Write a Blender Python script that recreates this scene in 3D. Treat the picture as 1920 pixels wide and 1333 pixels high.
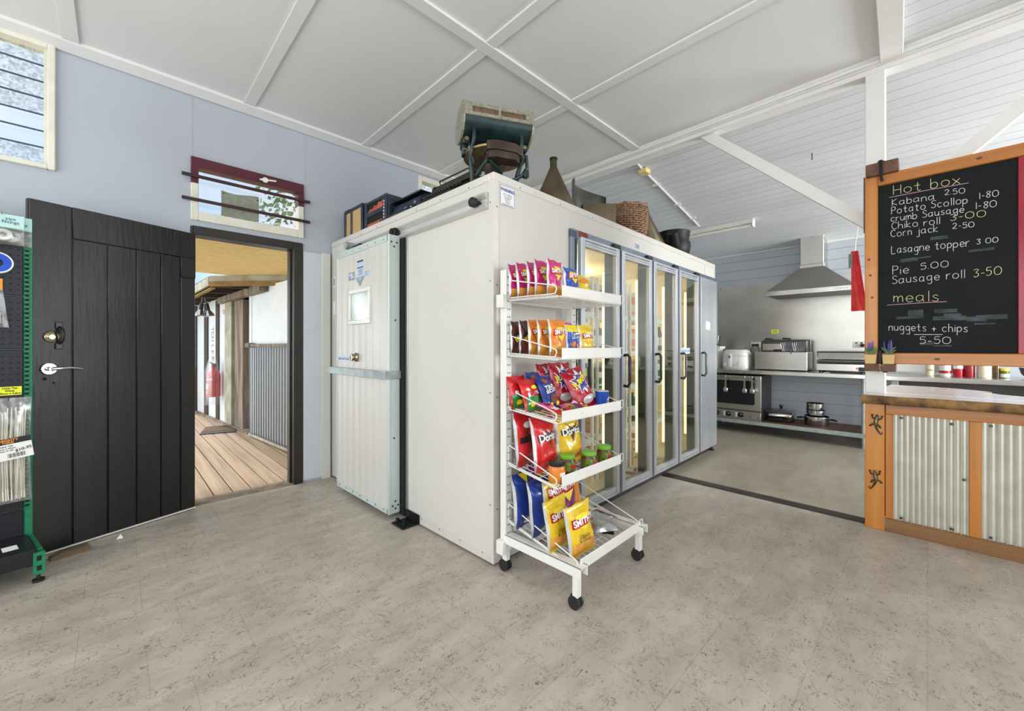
import bpy, math, random
from mathutils import Vector as V, Matrix as M
from math import sin, cos, pi, radians as R
rnd = random.Random(7)
SC = bpy.context.scene
COL = SC.collection
for o in list(bpy.data.objects): bpy.data.objects.remove(o)

# ---------------------------------------------------------------- camera
cam = bpy.data.cameras.new('camera'); CAM = bpy.data.objects.new('camera', cam); COL.objects.link(CAM)
AZ = R(45.7)
CAM.location = (0, 0, 1.17)
CAM.rotation_euler = (R(90), 0, AZ - R(90))
cam.sensor_fit = 'HORIZONTAL'; cam.sensor_width = 36
cam.lens = 36 * 760 / 1920
cam.shift_y = -16.5 / 1920
cam.clip_start = .02; cam.clip_end = 200
SC.camera = CAM

# ---------------------------------------------------------------- exposure, sky, sun
SC.view_settings.view_transform = 'Standard'; SC.view_settings.look = 'None'
SC.view_settings.gamma = 1; SC.view_settings.use_curve_mapping = False
SC.view_settings.exposure = 0.0
W = bpy.data.worlds.new('sky'); SC.world = W; W.use_nodes = True
wn = W.node_tree.nodes; wl = W.node_tree.links
bg = wn['Background']; bg.inputs[1].default_value = 1.15
tc = wn.new('ShaderNodeTexCoord'); nz = wn.new('ShaderNodeTexNoise'); rp = wn.new('ShaderNodeValToRGB')
nz.inputs['Scale'].default_value = 2.2; nz.inputs['Detail'].default_value = 4
rp.color_ramp.elements[0].position = .38; rp.color_ramp.elements[0].color = (.50, .74, 1, 1)
rp.color_ramp.elements[1].position = .62; rp.color_ramp.elements[1].color = (1, 1, 1, 1)
wl.new(tc.outputs['Generated'], nz.inputs['Vector']); wl.new(nz.outputs[0], rp.inputs[0]); wl.new(rp.outputs[0], bg.inputs[0])
sl = bpy.data.lights.new('sun', 'SUN'); sl.energy = 4.0; sl.angle = R(9); sl.color = (1, .95, .86)
SUN = bpy.data.objects.new('sun', sl); COL.objects.link(SUN); SUN.rotation_euler = V((.72, -2.66, -2.6)).to_track_quat('-Z', 'Y').to_euler()

# area lamps added to brighten the rooms, set at guessed window openings
def fill_lamp(loc, rot, sx, sy, power, col=(.97, .985, 1)):
    l = bpy.data.lights.new('added_fill_lamp', 'AREA'); l.shape = 'RECTANGLE'; l.size = sx; l.size_y = sy; l.energy = power; l.color = col
    o = bpy.data.objects.new('added_fill_lamp', l); COL.objects.link(o); o.location = loc; o.rotation_euler = rot; return o
fill_lamp((-2.58, -2.25, 1.7), (R(106), 0, R(-90)), 2.1, 2.0, 50)
fill_lamp((-2.58, .05, 1.35), (R(106), 0, R(-90)), 2.1, 2.6, 65)
fill_lamp((-2.58, 2.4, 1.7), (R(106), 0, R(-90)), 2.2, 2.0, 50)
fill_lamp((-1.4, -3.58, 1.7), (R(100), 0, 0), 2.0, 2.0, 24)
fill_lamp((1.1, -3.58, 2.0), (R(100), 0, 0), 1.8, 1.5, 30)
fill_lamp((5.5, -3.58, 1.5), (R(90), 0, 0), 2.2, 1.5, 270)
fill_lamp((-1.6, 6.6, 1.2), (R(90), 0, R(-90)), 5.0, 2.2, 95)      # lamp added to brighten the verandah from its open side


# ---------------------------------------------------------------- mesh helper
class MB:
    """collects shapes; build() links them as ONE mesh object"""
    def __init__(s): s.v = []; s.f = []; s.m = []; s.T = M.Identity(4); s.mi = 0
    def add(s, vs, fs):
        n = len(s.v)
        s.v += [s.T @ V(p) for p in vs]
        s.f += [tuple(i + n for i in f) for f in fs]; s.m += [s.mi] * len(fs)
        return s
    def box(s, x0, x1, y0, y1, z0, z1, bv=0):
        if x0 > x1: x0, x1 = x1, x0
        if y0 > y1: y0, y1 = y1, y0
        if z0 > z1: z0, z1 = z1, z0
        if bv <= 0:
            vs = [(x, y, z) for x in (x0, x1) for y in (y0, y1) for z in (z0, z1)]
            return s.add(vs, [(0, 1, 3, 2), (4, 6, 7, 5), (0, 4, 5, 1), (2, 3, 7, 6), (0, 2, 6, 4), (1, 5, 7, 3)])
        b = min(bv, (x1 - x0) / 2.01, (y1 - y0) / 2.01, (z1 - z0) / 2.01)
        xs, ys, zs = (x0, x1), (y0, y1), (z0, z1)
        vs = []
        def I(i, j, k, a): return (i * 4 + j * 2 + k) * 3 + a
        for i in (0, 1):
            for j in (0, 1):
                for k in (0, 1):
                    sx, sy, sz = (1, -1)[i], (1, -1)[j], (1, -1)[k]
                    x, y, z = xs[i], ys[j], zs[k]
                    vs += [(x, y + sy * b, z + sz * b), (x + sx * b, y, z + sz * b), (x + sx * b, y + sy * b, z)]
        fs = [(I(0,0,0,0), I(0,0,1,0), I(0,1,1,0), I(0,1,0,0)), (I(1,0,0,0), I(1,1,0,0), I(1,1,1,0), I(1,0,1,0)),
              (I(0,0,0,1), I(1,0,0,1), I(1,0,1,1), I(0,0,1,1)), (I(0,1,0,1), I(0,1,1,1), I(1,1,1,1), I(1,1,0,1)),
              (I(0,0,0,2), I(0,1,0,2), I(1,1,0,2), I(1,0,0,2)), (I(0,0,1,2), I(1,0,1,2), I(1,1,1,2), I(0,1,1,2))]
        for j in (0, 1):
            for k in (0, 1): fs.append((I(0,j,k,1), I(1,j,k,1), I(1,j,k,2), I(0,j,k,2)))
        for i in (0, 1):
            for k in (0, 1): fs.append((I(i,0,k,0), I(i,1,k,0), I(i,1,k,2), I(i,0,k,2)))
        for i in (0, 1):
            for j in (0, 1): fs.append((I(i,j,0,0), I(i,j,1,0), I(i,j,1,1), I(i,j,0,1)))
        for i in (0, 1):
            for j in (0, 1):
                for k in (0, 1): fs.append((I(i,j,k,0), I(i,j,k,1), I(i,j,k,2)))
        return s.add(vs, fs)
    def cyl(s, p0, p1, r0, r1=None, n=16):
        p0, p1 = V(p0), V(p1); r1 = r0 if r1 is None else r1
        d = (p1 - p0).normalized(); a = d.orthogonal().normalized(); b = d.cross(a)
        vs = [p0 + (a * cos(2*pi*i/n) + b * sin(2*pi*i/n)) * r0 for i in range(n)] + [p1 + (a * cos(2*pi*i/n) + b * sin(2*pi*i/n)) * r1 for i in range(n)]
        fs = [(i, (i+1) % n, n + (i+1) % n, n + i) for i in range(n)]
        fs += [tuple(range(n - 1, -1, -1)), tuple(range(n, 2*n))]
        return s.add(vs, fs)
    def tube(s, pts, r, n=8, closed=False):
        P = [V(p) for p in pts]; k = len(P); a = None; vs = []
        rr = r if isinstance(r, (list, tuple)) else [r] * k
        for i in range(k):
            if closed: d = (P[(i+1) % k] - P[i-1])
            else: d = P[min(i+1, k-1)] - P[max(i-1, 0)]
            d.normalize()
            a = d.orthogonal().normalized() if a is None else (a - d * a.dot(d)).normalized()
            b = d.cross(a)
            vs += [P[i] + (a * cos(2*pi*j/n) + b * sin(2*pi*j/n)) * rr[i] for j in range(n)]
        fs = []
        for i in range(k if closed else k - 1):
            i2 = (i + 1) % k
            fs += [(i*n + j, i*n + (j+1) % n, i2*n + (j+1) % n, i2*n + j) for j in range(n)]
        if not closed: fs += [tuple(range(n - 1, -1, -1)), tuple(range((k-1)*n, k*n))]
        return s.add(vs, fs)
    def lathe(s, prof, n=24, sx=1, sy=1, caps=True):
        vs = []; fs = []
        for (r, z) in prof: vs += [(r * cos(2*pi*j/n) * sx, r * sin(2*pi*j/n) * sy, z) for j in range(n)]
        for i in range(len(prof) - 1):
            fs += [(i*n + j, i*n + (j+1) % n, (i+1)*n + (j+1) % n, (i+1)*n + j) for j in range(n)]
        if caps:
            if prof[0][0] > 1e-5: fs.append(tuple(range(n - 1, -1, -1)))
            if prof[-1][0] > 1e-5: fs.append(tuple(range((len(prof)-1)*n, len(prof)*n)))
        return s.add(vs, fs)
    def prism(s, poly, d0, d1, ax='z'):
        k = len(poly)
        def q(p, d): return {'z': (p[0], p[1], d), 'y': (p[0], d, p[1]), 'x': (d, p[0], p[1])}[ax]
        vs = [q(p, d0) for p in poly] + [q(p, d1) for p in poly]
        fs = [(i, (i+1) % k, k + (i+1) % k, k + i) for i in range(k)] + [tuple(range(k - 1, -1, -1)), tuple(range(k, 2*k))]
        return s.add(vs, fs)
    def grid(s, nu, nv, fn, flip=False):
        vs = [fn(i / nu, j / nv) for j in range(nv + 1) for i in range(nu + 1)]
        fs = []
        for j in range(nv):
            for i in range(nu):
                a = j * (nu + 1) + i; q = (a, a + 1, a + nu + 2, a + nu + 1)
                fs.append(q[::-1] if flip else q)
        return s.add(vs, fs)
    def text(s, body, size, fn, bold=0, align='CENTER', sx=1.0):
        """fn maps the flat (x, y) of a letter's outline to a point"""
        vs, fs = text_mesh(body, bold, align)
        return s.add([fn(x * size * sx, y * size) for x, y in vs], fs)
    def build(s, name, mats, parent=None, sharp=38, loc=None, rot=None, mod=None):
        me = bpy.data.meshes.new(name)
        me.from_pydata([tuple(p) for p in s.v], [], s.f)
        mats = mats if isinstance(mats, (list, tuple)) else [mats]
        for m_ in mats: me.materials.append(MAT[m_] if isinstance(m_, str) else m_)
        me.polygons.foreach_set('material_index', s.m)
        me.polygons.foreach_set('use_smooth', [True] * len(s.f))
        me.update()
        me.set_sharp_from_angle(angle=R(sharp))
        o = bpy.data.objects.new(name, me); COL.objects.link(o)
        if parent: o.parent = parent
        if loc: o.location = loc
        if rot: o.rotation_euler = rot
        return o
_TX = {}
def text_mesh(body, bold, align):
    k = (body, bold, align)
    if k not in _TX:
        cu = bpy.data.curves.new('lettering', 'FONT'); cu.body = body; cu.align_x = align; cu.align_y = 'CENTER'; cu.offset = bold; cu.resolution_u = 3
        t = bpy.data.objects.new('lettering', cu); me = t.to_mesh()
        _TX[k] = ([(v.co.x, v.co.y) for v in me.vertices], [tuple(p.vertices) for p in me.polygons])
        t.to_mesh_clear(); bpy.data.objects.remove(t); bpy.data.curves.remove(cu)
    return _TX[k]

def tag(o, label=None, cat=None, group=None, kind=None):
    if label: o['label'] = label
    if cat: o['category'] = cat
    if group: o['group'] = group
    if kind: o['kind'] = kind
    return o
def thing(name, label, cat, loc=(0, 0, 0), rz=0, group=None, rot=None):
    o = bpy.data.objects.new(name, None); COL.objects.link(o)
    o.location = loc; o.rotation_euler = rot or (0, 0, rz); o.empty_display_size = .05
    return tag(o, label, cat, group)
def attach(o, t):      # a part built in the room's own coordinates
    o.parent = t; o.matrix_parent_inverse = (M.Translation(t.location) @ t.rotation_euler.to_matrix().to_4x4()).inverted(); return o
def struct(o): o['kind'] = 'structure'; return o
def dup(o, loc=None, rz=None, label=None, group=None, parent=None):
    c = o.copy(); COL.objects.link(c)
    if parent: c.parent = parent
    if loc is not None: c.location = loc
    if rz is not None: c.rotation_euler = (0, 0, rz) if not isinstance(rz, (tuple, list)) else rz
    if label: c['label'] = label
    if group: c['group'] = group
    for ch in [x for x in COL.objects if x.parent == o]: dup(ch, parent=c)
    return c

# the cool room stands 1.3 degrees askew: a along its glass front, b towards the left wall
CTH = R(1.3); CO = V((1.437, 1.613, 0)); CX = V((cos(CTH), sin(CTH), 0)); CY = V((-sin(CTH), cos(CTH), 0))
def cw(a, b, z=0): return CO + CX * a + CY * b + V((0, 0, z))

# ---------------------------------------------------------------- materials
MAT = {}
def lin(c):
    r = []
    for x in c:
        x = x / 255; r.append(x / 12.92 if x <= .04045 else ((x + .055) / 1.055) ** 2.4)
    return tuple(r) + (1,)
def mat(name, c, rough=.5, metal=0, var=.06, sc=6, c2=None, stretch=(1, 1, 1), bump=0, bsc=None, trans=0, alpha=1, emit=0, coat=0, ior=1.5, lo=.35, hi=.65, detail=5, spec=.5):
    m = bpy.data.materials.new(name); m.use_nodes = True; MAT[name] = m
    N = m.node_tree.nodes; L = m.node_tree.links; b = N['Principled BSDF']
    b.inputs['Roughness'].default_value = rough; b.inputs['Metallic'].default_value = metal
    b.inputs['Transmission Weight'].default_value = trans; b.inputs['Alpha'].default_value = alpha
    b.inputs['Coat Weight'].default_value = coat; b.inputs['IOR'].default_value = ior; b.inputs['Specular IOR Level'].default_value = spec
    t = N.new('ShaderNodeTexCoord'); mp = N.new('ShaderNodeMapping'); mp.inputs['Scale'].default_value = stretch
    L.new(t.outputs['Object'], mp.inputs['Vector'])
    n = N.new('ShaderNodeTexNoise'); n.inputs['Scale'].default_value = sc; n.inputs['Detail'].default_value = detail
    L.new(mp.outputs[0], n.inputs['Vector'])
    r = N.new('ShaderNodeValToRGB'); r.color_ramp.elements[0].position = lo; r.color_ramp.elements[1].position = hi
    a = lin(c)
    r.color_ramp.elements[0].color = lin(c2) if c2 else tuple(x * (1 - var) for x in a[:3]) + (1,)
    r.color_ramp.elements[1].color = a if c2 else tuple(min(1, x * (1 + var)) for x in a[:3]) + (1,)
    L.new(n.outputs[0], r.inputs[0]); L.new(r.outputs[0], b.inputs['Base Color'])
    if emit:
        L.new(r.outputs[0], b.inputs['Emission Color']); b.inputs['Emission Strength'].default_value = emit
    if bump:
        n2 = N.new('ShaderNodeTexNoise'); n2.inputs['Scale'].default_value = bsc or sc * 3; n2.inputs['Detail'].default_value = 6
        L.new(mp.outputs[0], n2.inputs['Vector'])
        bm = N.new('ShaderNodeBump'); bm.inputs['Strength'].default_value = bump; bm.inputs['Distance'].default_value = .01
        L.new(n2.outputs[0], bm.inputs['Height']); L.new(bm.outputs[0], b.inputs['Normal'])
    return m
def glass(name, tint, gloss=.12, rough=0.0, bump=0, bsc=20):
    """thin pane: sees through, reflects a little"""
    m = bpy.data.materials.new(name); m.use_nodes = True; MAT[name] = m
    N = m.node_tree.nodes; L = m.node_tree.links; N.remove(N['Principled BSDF']); out = N['Material Output']
    tr = N.new('ShaderNodeBsdfTransparent'); tr.inputs[0].default_value = tint + (1,)
    gl = N.new('ShaderNodeBsdfGlossy'); gl.inputs['Roughness'].default_value = rough
    fr = N.new('ShaderNodeFresnel'); ge = N.new('ShaderNodeNewGeometry'); mr = N.new('ShaderNodeMapRange')
    mr.inputs[3].default_value = 1.45; mr.inputs[4].default_value = 1 / 1.45     # the same reflection from both sides of the sheet
    L.new(ge.outputs['Backfacing'], mr.inputs[0]); L.new(mr.outputs[0], fr.inputs[0])
    mx = N.new('ShaderNodeMixShader'); ad = N.new('ShaderNodeMath'); ad.operation = 'ADD'; ad.inputs[1].default_value = gloss; ad.use_clamp = True
    L.new(fr.outputs[0], ad.inputs[0]); L.new(ad.outputs[0], mx.inputs[0]); L.new(tr.outputs[0], mx.inputs[1]); L.new(gl.outputs[0], mx.inputs[2]); L.new(mx.outputs[0], out.inputs[0])
    if bump and bsc >= 50:      # obscured glass: uneven thickness
        t = N.new('ShaderNodeTexCoord'); n = N.new('ShaderNodeTexNoise'); n.inputs['Scale'].default_value = 34; n.inputs['Detail'].default_value = 3; n.inputs['Distortion'].default_value = 1.5
        r = N.new('ShaderNodeValToRGB'); r.color_ramp.elements[0].position = .36; r.color_ramp.elements[0].color = tuple(x * .8 for x in tint) + (1,); r.color_ramp.elements[1].position = .56; r.color_ramp.elements[1].color = (1, 1, 1, 1)
        L.new(t.outputs['Object'], n.inputs['Vector']); L.new(n.outputs[0], r.inputs[0]); L.new(r.outputs[0], tr.inputs[0])
    if bump:
        t = N.new('ShaderNodeTexCoord'); n = N.new('ShaderNodeTexVoronoi'); n.inputs['Scale'].default_value = bsc
        L.new(t.outputs['Object'], n.inputs['Vector'])
        b = N.new('ShaderNodeBump'); b.inputs['Strength'].default_value = bump; L.new(n.outputs[0], b.inputs['Height']); L.new(b.outputs[0], gl.inputs['Normal'])
    return m
def wood(name, c, c2, rough=.45, axis='x', sc=5, bump=.15, coat=0, lo=.3, hi=.7):
    st = {'x': (.12, 3, 3), 'y': (3, .12, 3), 'z': (3, 3, .12)}[axis]
    return mat(name, c, rough, c2=c2, sc=sc, stretch=st, bump=bump, bsc=sc * 5, coat=coat, lo=lo, hi=hi, detail=8)

# wall and ceiling paint
mat('wall_paint', (176, 182, 191), .55, var=.02, sc=1.5, bump=.03, bsc=40)
mat('wall_paint_white', (200, 204, 210), .5, var=.03, sc=2)
mat('ceiling_paint', (224, 224, 223), .5, var=.02, sc=1.2)
mat('trim_paint', (226, 225, 222), .4, var=.03, sc=5)
mat('board_paint', (216, 219, 222), .4, var=.05, sc=3, stretch=(1, .2, 1))
mat('kitchen_wall', (184, 192, 199), .45, var=.05, sc=3, stretch=(1, .2, 1))
mat('maroon', (84, 22, 40), .4, var=.15, sc=9)
mat('maroon_dark', (52, 24, 30), .5, var=.15)
mat('cream_frame', (222, 220, 206), .45, var=.05, sc=12)
mat('black_paint', (23, 23, 22), .36, var=.25, sc=5, stretch=(3, 3, .4), bump=.35, bsc=14)
mat('black_gap', (8, 8, 8), .8)
mat('dark_trim', (36, 32, 26), .4, var=.3, sc=8)
mat('strip_metal', (66, 58, 50), .45, .3, var=.15)
mat('cool_white', (208, 205, 196), .38, var=.025, sc=2)
mat('cool_trim', (212, 209, 200), .35, .1, var=.04, sc=4)
mat('cool_alu', (190, 196, 200), .32, .75, var=.05, sc=3)
mat('door_mint', (194, 208, 202), .35, .1, var=.04, sc=3)
mat('door_skin', (208, 206, 199), .4, .05, var=.03, sc=9, stretch=(1, 3, .05))
mat('alu', (196, 200, 204), .3, .7, var=.08, sc=8, stretch=(1, 1, .1))
mat('alu_blue', (132, 142, 156), .34, .75, var=.12, sc=6)
mat('steel', (200, 199, 192), .26, 1, var=.12, sc=3, stretch=(1, 1, .25))
mat('steel_brushed', (196, 194, 187), .3, 1, var=.14, sc=2, stretch=(1, .6, 1))
mat('steel_dark', (96, 94, 92), .38, .9, var=.15, sc=3)
mat('galv', (170, 180, 180), .5, .6, var=.15, sc=18)
mat('chrome', (205, 206, 208), .1, 1, var=.03)
mat('brass', (160, 148, 118), .2, 1, var=.1)
mat('rubber', (26, 26, 27), .6, var=.2)
mat('black_plastic', (22, 22, 24), .35, var=.1)
mat('white_enamel', (226, 225, 218), .35, var=.03, sc=10)
mat('white_plastic', (228, 228, 222), .35, var=.02)
mat('wire_white', (228, 227, 220), .35, var=.03)
mat('hole', (40, 40, 42), .8, var=0)
mat('paper', (236, 236, 230), .7, var=.03)
mat('sticker_blue', (36, 60, 160), .5, var=.05)
mat('sticker_pale', (190, 205, 222), .5, var=.05)
mat('sticker_grey', (138, 150, 166), .5, var=.2, sc=40)
mat('sticker_red', (150, 62, 44), .5, var=.2, sc=30)
mat('ink', (28, 30, 34), .6, var=0)
mat('ink_blue', (40, 56, 110), .6, var=0)
mat('yellow_note', (232, 236, 40), .6, var=.03)
mat('barcode', (70, 70, 74), .6, var=.1)
mat('burlap', (212, 190, 144), .9, c2=(188, 162, 116), sc=14, stretch=(1, 1, 1), bump=.3, bsc=60)
def let_light_through(name, col, f):       # thin woven cloth: part of the light comes through it
    m = MAT[name]; N = m.node_tree.nodes; L = m.node_tree.links; b = N['Principled BSDF']; out = N['Material Output']
    t = N.new('ShaderNodeBsdfTranslucent'); t.inputs[0].default_value = lin(col); x = N.new('ShaderNodeMixShader'); x.inputs[0].default_value = f
    L.new(b.outputs[0], x.inputs[1]); L.new(t.outputs[0], x.inputs[2]); L.new(x.outputs[0], out.inputs[0])
let_light_through('burlap', (232, 214, 172), .5)
mat('weathered', (150, 138, 120), .8, c2=(104, 90, 74), sc=8, stretch=(1, 1, .2), bump=.3)
mat('fascia_old', (178, 178, 164), .7, c2=(150, 146, 120), sc=6, bump=.2)
mat('rust_edge', (160, 126, 66), .8, c2=(120, 100, 60), sc=9)
mat('dark_wood', (74, 56, 42), .6, c2=(48, 36, 28), sc=8)
wood('deck', (172, 150, 126), (132, 110, 88), .7, 'y', 6, .3)
wood('pine', (198, 128, 46), (160, 94, 26), .38, 'x', 5, .12, .2)
wood('pine_y', (204, 142, 66), (176, 112, 42), .38, 'y', 5, .12, .2)
wood('pine_z', (202, 132, 46), (168, 100, 28), .38, 'z', 5, .12, .2)
wood('brown_wood', (112, 74, 52), (78, 50, 36), .55, 'y', 7, .3)
wood('wedge_wood', (128, 108, 82), (88, 70, 50), .8, 'x', 10, .5)
wood('slab_top', (226, 218, 216), (184, 172, 176), .22, 'y', 5, .1, .3)
mat('bark', (150, 112, 62), .7, c2=(74, 52, 32), sc=14, stretch=(1, .6, 1), bump=.8, bsc=22)
mat('corrugated', (206, 204, 192), .34, .45, var=.06, sc=10)
mat('chalkboard', (22, 25, 26), .75, c2=(15, 17, 18), sc=2.5, stretch=(1, .5, 2), spec=.25)
mat('chalk_smear', (110, 118, 120), .9, var=.4, sc=14, stretch=(1, .3, 3), alpha=.22, spec=.1)
mat('chalk', (222, 224, 222), .9, var=.08, sc=60)
mat('chalk_yellow', (224, 222, 168), .9, var=.08, sc=60)
mat('chalk_pink', (226, 170, 190), .9, var=.08, sc=60)
mat('chalk_hot', (240, 60, 130), .9, var=.05)
mat('red_panel', (150, 14, 40), .18, var=.1)
mat('red_cloth', (206, 44, 48), .5, var=.12, sc=12)
mat('green_steel', (28, 122, 84), .4, .1, var=.15, sc=30)
mat('peg_dark', (38, 40, 44), .38, .4, var=.15, sc=5)
mat('cable_tie', (236, 232, 210), .4, var=.05)
mat('orange_card', (236, 150, 40), .5, var=.05)
mat('teal_card', (186, 224, 216), .5, var=.05)
mat('blue_plastic', (34, 80, 190), .35, var=.08)
mat('scale_green', (30, 50, 52), .32, .3, var=.35, sc=14)
mat('scale_trim', (170, 168, 150), .5, .5, c2=(134, 132, 118), sc=60)
mat('scale_window', (118, 92, 66), .4, c2=(86, 70, 56), sc=20, stretch=(6, 1, 1))
mat('old_brass', (142, 124, 84), .4, .8, var=.3, sc=20)
mat('old_iron', (72, 60, 52), .55, .6, var=.35, sc=12)
mat('black_iron', (34, 34, 36), .5, .5, var=.3, sc=10)
mat('funnel_metal', (122, 108, 86), .42, .75, c2=(86, 76, 60), sc=4)
mat('scoop_metal', (130, 130, 124), .38, .85, c2=(84, 82, 76), sc=4)
mat('wicker', (166, 128, 96), .6, c2=(112, 80, 58), sc=40, bump=.4)
mat('wicker_dark', (70, 44, 32), .8, var=.2)
mat('navy_case', (44, 54, 78), .45, c2=(26, 32, 48), sc=9)
mat('cane', (206, 176, 124), .7, c2=(176, 146, 96), sc=80)
mat('organ_orange', (190, 98, 54), .5, c2=(140, 66, 40), sc=12)
mat('oven_glass', (24, 26, 28), .12, var=.1)
mat('red_can', (176, 24, 34), .3, var=.05)
mat('dark_red_can', (150, 16, 26), .3, var=.05)
mat('cream_jar', (226, 220, 190), .35, var=.05)
mat('lavender', (120, 104, 190), .7, var=.2, sc=60)
mat('leaf_green', (104, 140, 72), .6, var=.25, sc=30)
mat('terracotta_paper', (206, 176, 116), .7, var=.08)
mat('lamp_tube', (255, 240, 196), .4, var=0, emit=1.9)
mat('mullion_dark', (74, 80, 70), .3, .3, var=.1)
mat('glass_edge', (60, 84, 110), .3, var=.1)
mat('shed_white', (222, 230, 234), .5, var=.03)
mat('bar_steel', (96, 98, 100), .45, .4, var=.1)  # even grey of the railing's vertical bars
mat('ext_red', (200, 24, 32), .3, var=.06)
mat('sign_red', (190, 30, 40), .5, var=.05)
mat('lizard', (150, 134, 100), .35, .7, c2=(96, 84, 62), sc=60)
mat('lizard_dark', (58, 46, 36), .5, .4, var=.2)
mat('doormat', (110, 90, 60), .95, c2=(80, 66, 46), sc=60)
mat('doormat_edge', (88, 90, 94), .9, c2=(60, 62, 66), sc=40)
mat('conduit', (226, 224, 216), .4, var=.03)
mat('cream_box', (222, 202, 140), .5, var=.04)
mat('diffuser', (236, 234, 222), .4, var=.02)
mat('crate_wood', (216, 178, 118), .6, c2=(190, 148, 92), sc=8, bump=.15)
mat('inner_wall', (236, 226, 190), .5, var=.04)
mat('lime_lid', (112, 176, 44), .35, var=.04)
mat('ground', (170, 164, 146), .9, c2=(140, 140, 116), sc=2)
glass('pane', (.93, .95, .93), .05)
glass('pane_clear', (.96, .98, .99), .04)
glass('pane_rippled', (.86, .93, .97), .10, .1, .9, 60)
glass('pane_dusty', (.98, .98, .98), .10, .25)
glass('poly_bag', (.93, .94, .95), .16, .22, .6, 30)
mat('hood_steel', (150, 147, 142), .42, .75, var=.06, sc=3)
mat('rail_alu', (206, 206, 202), .32, .4, var=.05, sc=4)
glass('lid_glass', (.8, .82, .82), .2, .05)

def floor_material(name, base, dark, tile):
    m = bpy.data.materials.new(name); m.use_nodes = True; MAT[name] = m
    N = m.node_tree.nodes; L = m.node_tree.links; b = N['Principled BSDF']
    t = N.new('ShaderNodeTexCoord')
    def noise(s, d=5, st=(1, 1, 1), rough=.5, dist=0):
        mp = N.new('ShaderNodeMapping'); mp.inputs['Scale'].default_value = st; L.new(t.outputs['Object'], mp.inputs[0])
        n = N.new('ShaderNodeTexNoise'); n.inputs['Scale'].default_value = s; n.inputs['Detail'].default_value = d; n.inputs['Roughness'].default_value = rough; n.inputs['Distortion'].default_value = dist
        L.new(mp.outputs[0], n.inputs['Vector']); return n.outputs[0]
    def ramp(i, p0, c0, p1, c1):
        r = N.new('ShaderNodeValToRGB'); e = r.color_ramp.elements; e[0].position = p0; e[0].color = c0; e[1].position = p1; e[1].color = c1
        L.new(i, r.inputs[0]); return r
    def mul(a, c, f=1.0):
        x = N.new('ShaderNodeMix'); x.data_type = 'RGBA'; x.blend_type = 'MULTIPLY'; x.inputs[0].default_value = f
        L.new(a, x.inputs[6]); L.new(c, x.inputs[7]); return x.outputs[2]
    g = lambda v: (v, v, v, 1)
    c = ramp(noise(3.2, 8, (1, 2.2, 1), .7), .3, lin(dark), .7, lin(base)).outputs[0]
    c = mul(c, ramp(noise(1.1, 3), .3, g(.84), .7, g(1)).outputs[0])
    if tile:
        # dark squiggles: thin level lines of a distorted noise, broken up by another noise
        q = N.new('ShaderNodeMath'); q.operation = 'SUBTRACT'; q.inputs[1].default_value = .5; L.new(noise(26, 2, (1, 1.5, 1), .5, 1.2), q.inputs[0])
        ab = N.new('ShaderNodeMath'); ab.operation = 'ABSOLUTE'; L.new(q.outputs[0], ab.inputs[0])
        ln = ramp(ab.outputs[0], .004, g(0), .02, g(1)).outputs[0]
        br = ramp(noise(13, 4), .45, g(1), .53, g(0)).outputs[0]
        mx = N.new('ShaderNodeMix'); mx.data_type = 'RGBA'; mx.blend_type = 'LIGHTEN'; mx.inputs[0].default_value = 1
        L.new(ln, mx.inputs[6]); L.new(br, mx.inputs[7])
        c = mul(c, mx.outputs[2], .62)
        mp = N.new('ShaderNodeMapping'); mp.inputs['Location'].default_value = (.11, .0, 0); L.new(t.outputs['Object'], mp.inputs[0])
        bk = N.new('ShaderNodeTexBrick'); bk.inputs['Scale'].default_value = 1; bk.inputs['Brick Width'].default_value = .305; bk.inputs['Row Height'].default_value = .305
        bk.inputs['Mortar Size'].default_value = .0022; bk.inputs['Mortar Smooth'].default_value = .4; bk.offset = .37
        bk.inputs[1].default_value = g(1); bk.inputs[2].default_value = g(.90); bk.inputs[3].default_value = g(.74)
        L.new(mp.outputs[0], bk.inputs[0]); c = mul(c, bk.outputs[0], .8)
    else:
        c = mul(c, ramp(noise(150, 2), .35, g(.68), .6, g(1.0)).outputs[0])
    L.new(c, b.inputs['Base Color'])
    rg = ramp(noise(2.5, 6), .3, g(.30), .7, g(.5)); L.new(rg.outputs[0], b.inputs['Roughness'])
    bp = N.new('ShaderNodeBump'); bp.inputs['Strength'].default_value = .12; bp.inputs['Distance'].default_value = .01
    L.new(noise(9, 6, (1, 1.6, 1)), bp.inputs['Height']); L.new(bp.outputs[0], b.inputs['Normal'])
floor_material('floor_vinyl', (205, 195, 181), (170, 160, 147), True)
floor_material('floor_kitchen', (184, 174, 155), (160, 150, 131), False)

# ================================================================ the room
def wall_with_holes(b, u0, u1, z0, z1, holes, put):
    us = sorted({u0, u1} | {h[0] for h in holes} | {h[1] for h in holes})
    for i in range(len(us) - 1):
        a, c = us[i], us[i + 1]; hs = sorted([(h[2], h[3]) for h in holes if h[0] <= a + 1e-6 and h[1] >= c - 1e-6]); z = z0
        for (p, q) in hs:
            if p > z: put(a, c, z, p)
            z = q
        if z < z1: put(a, c, z, z1)

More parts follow.
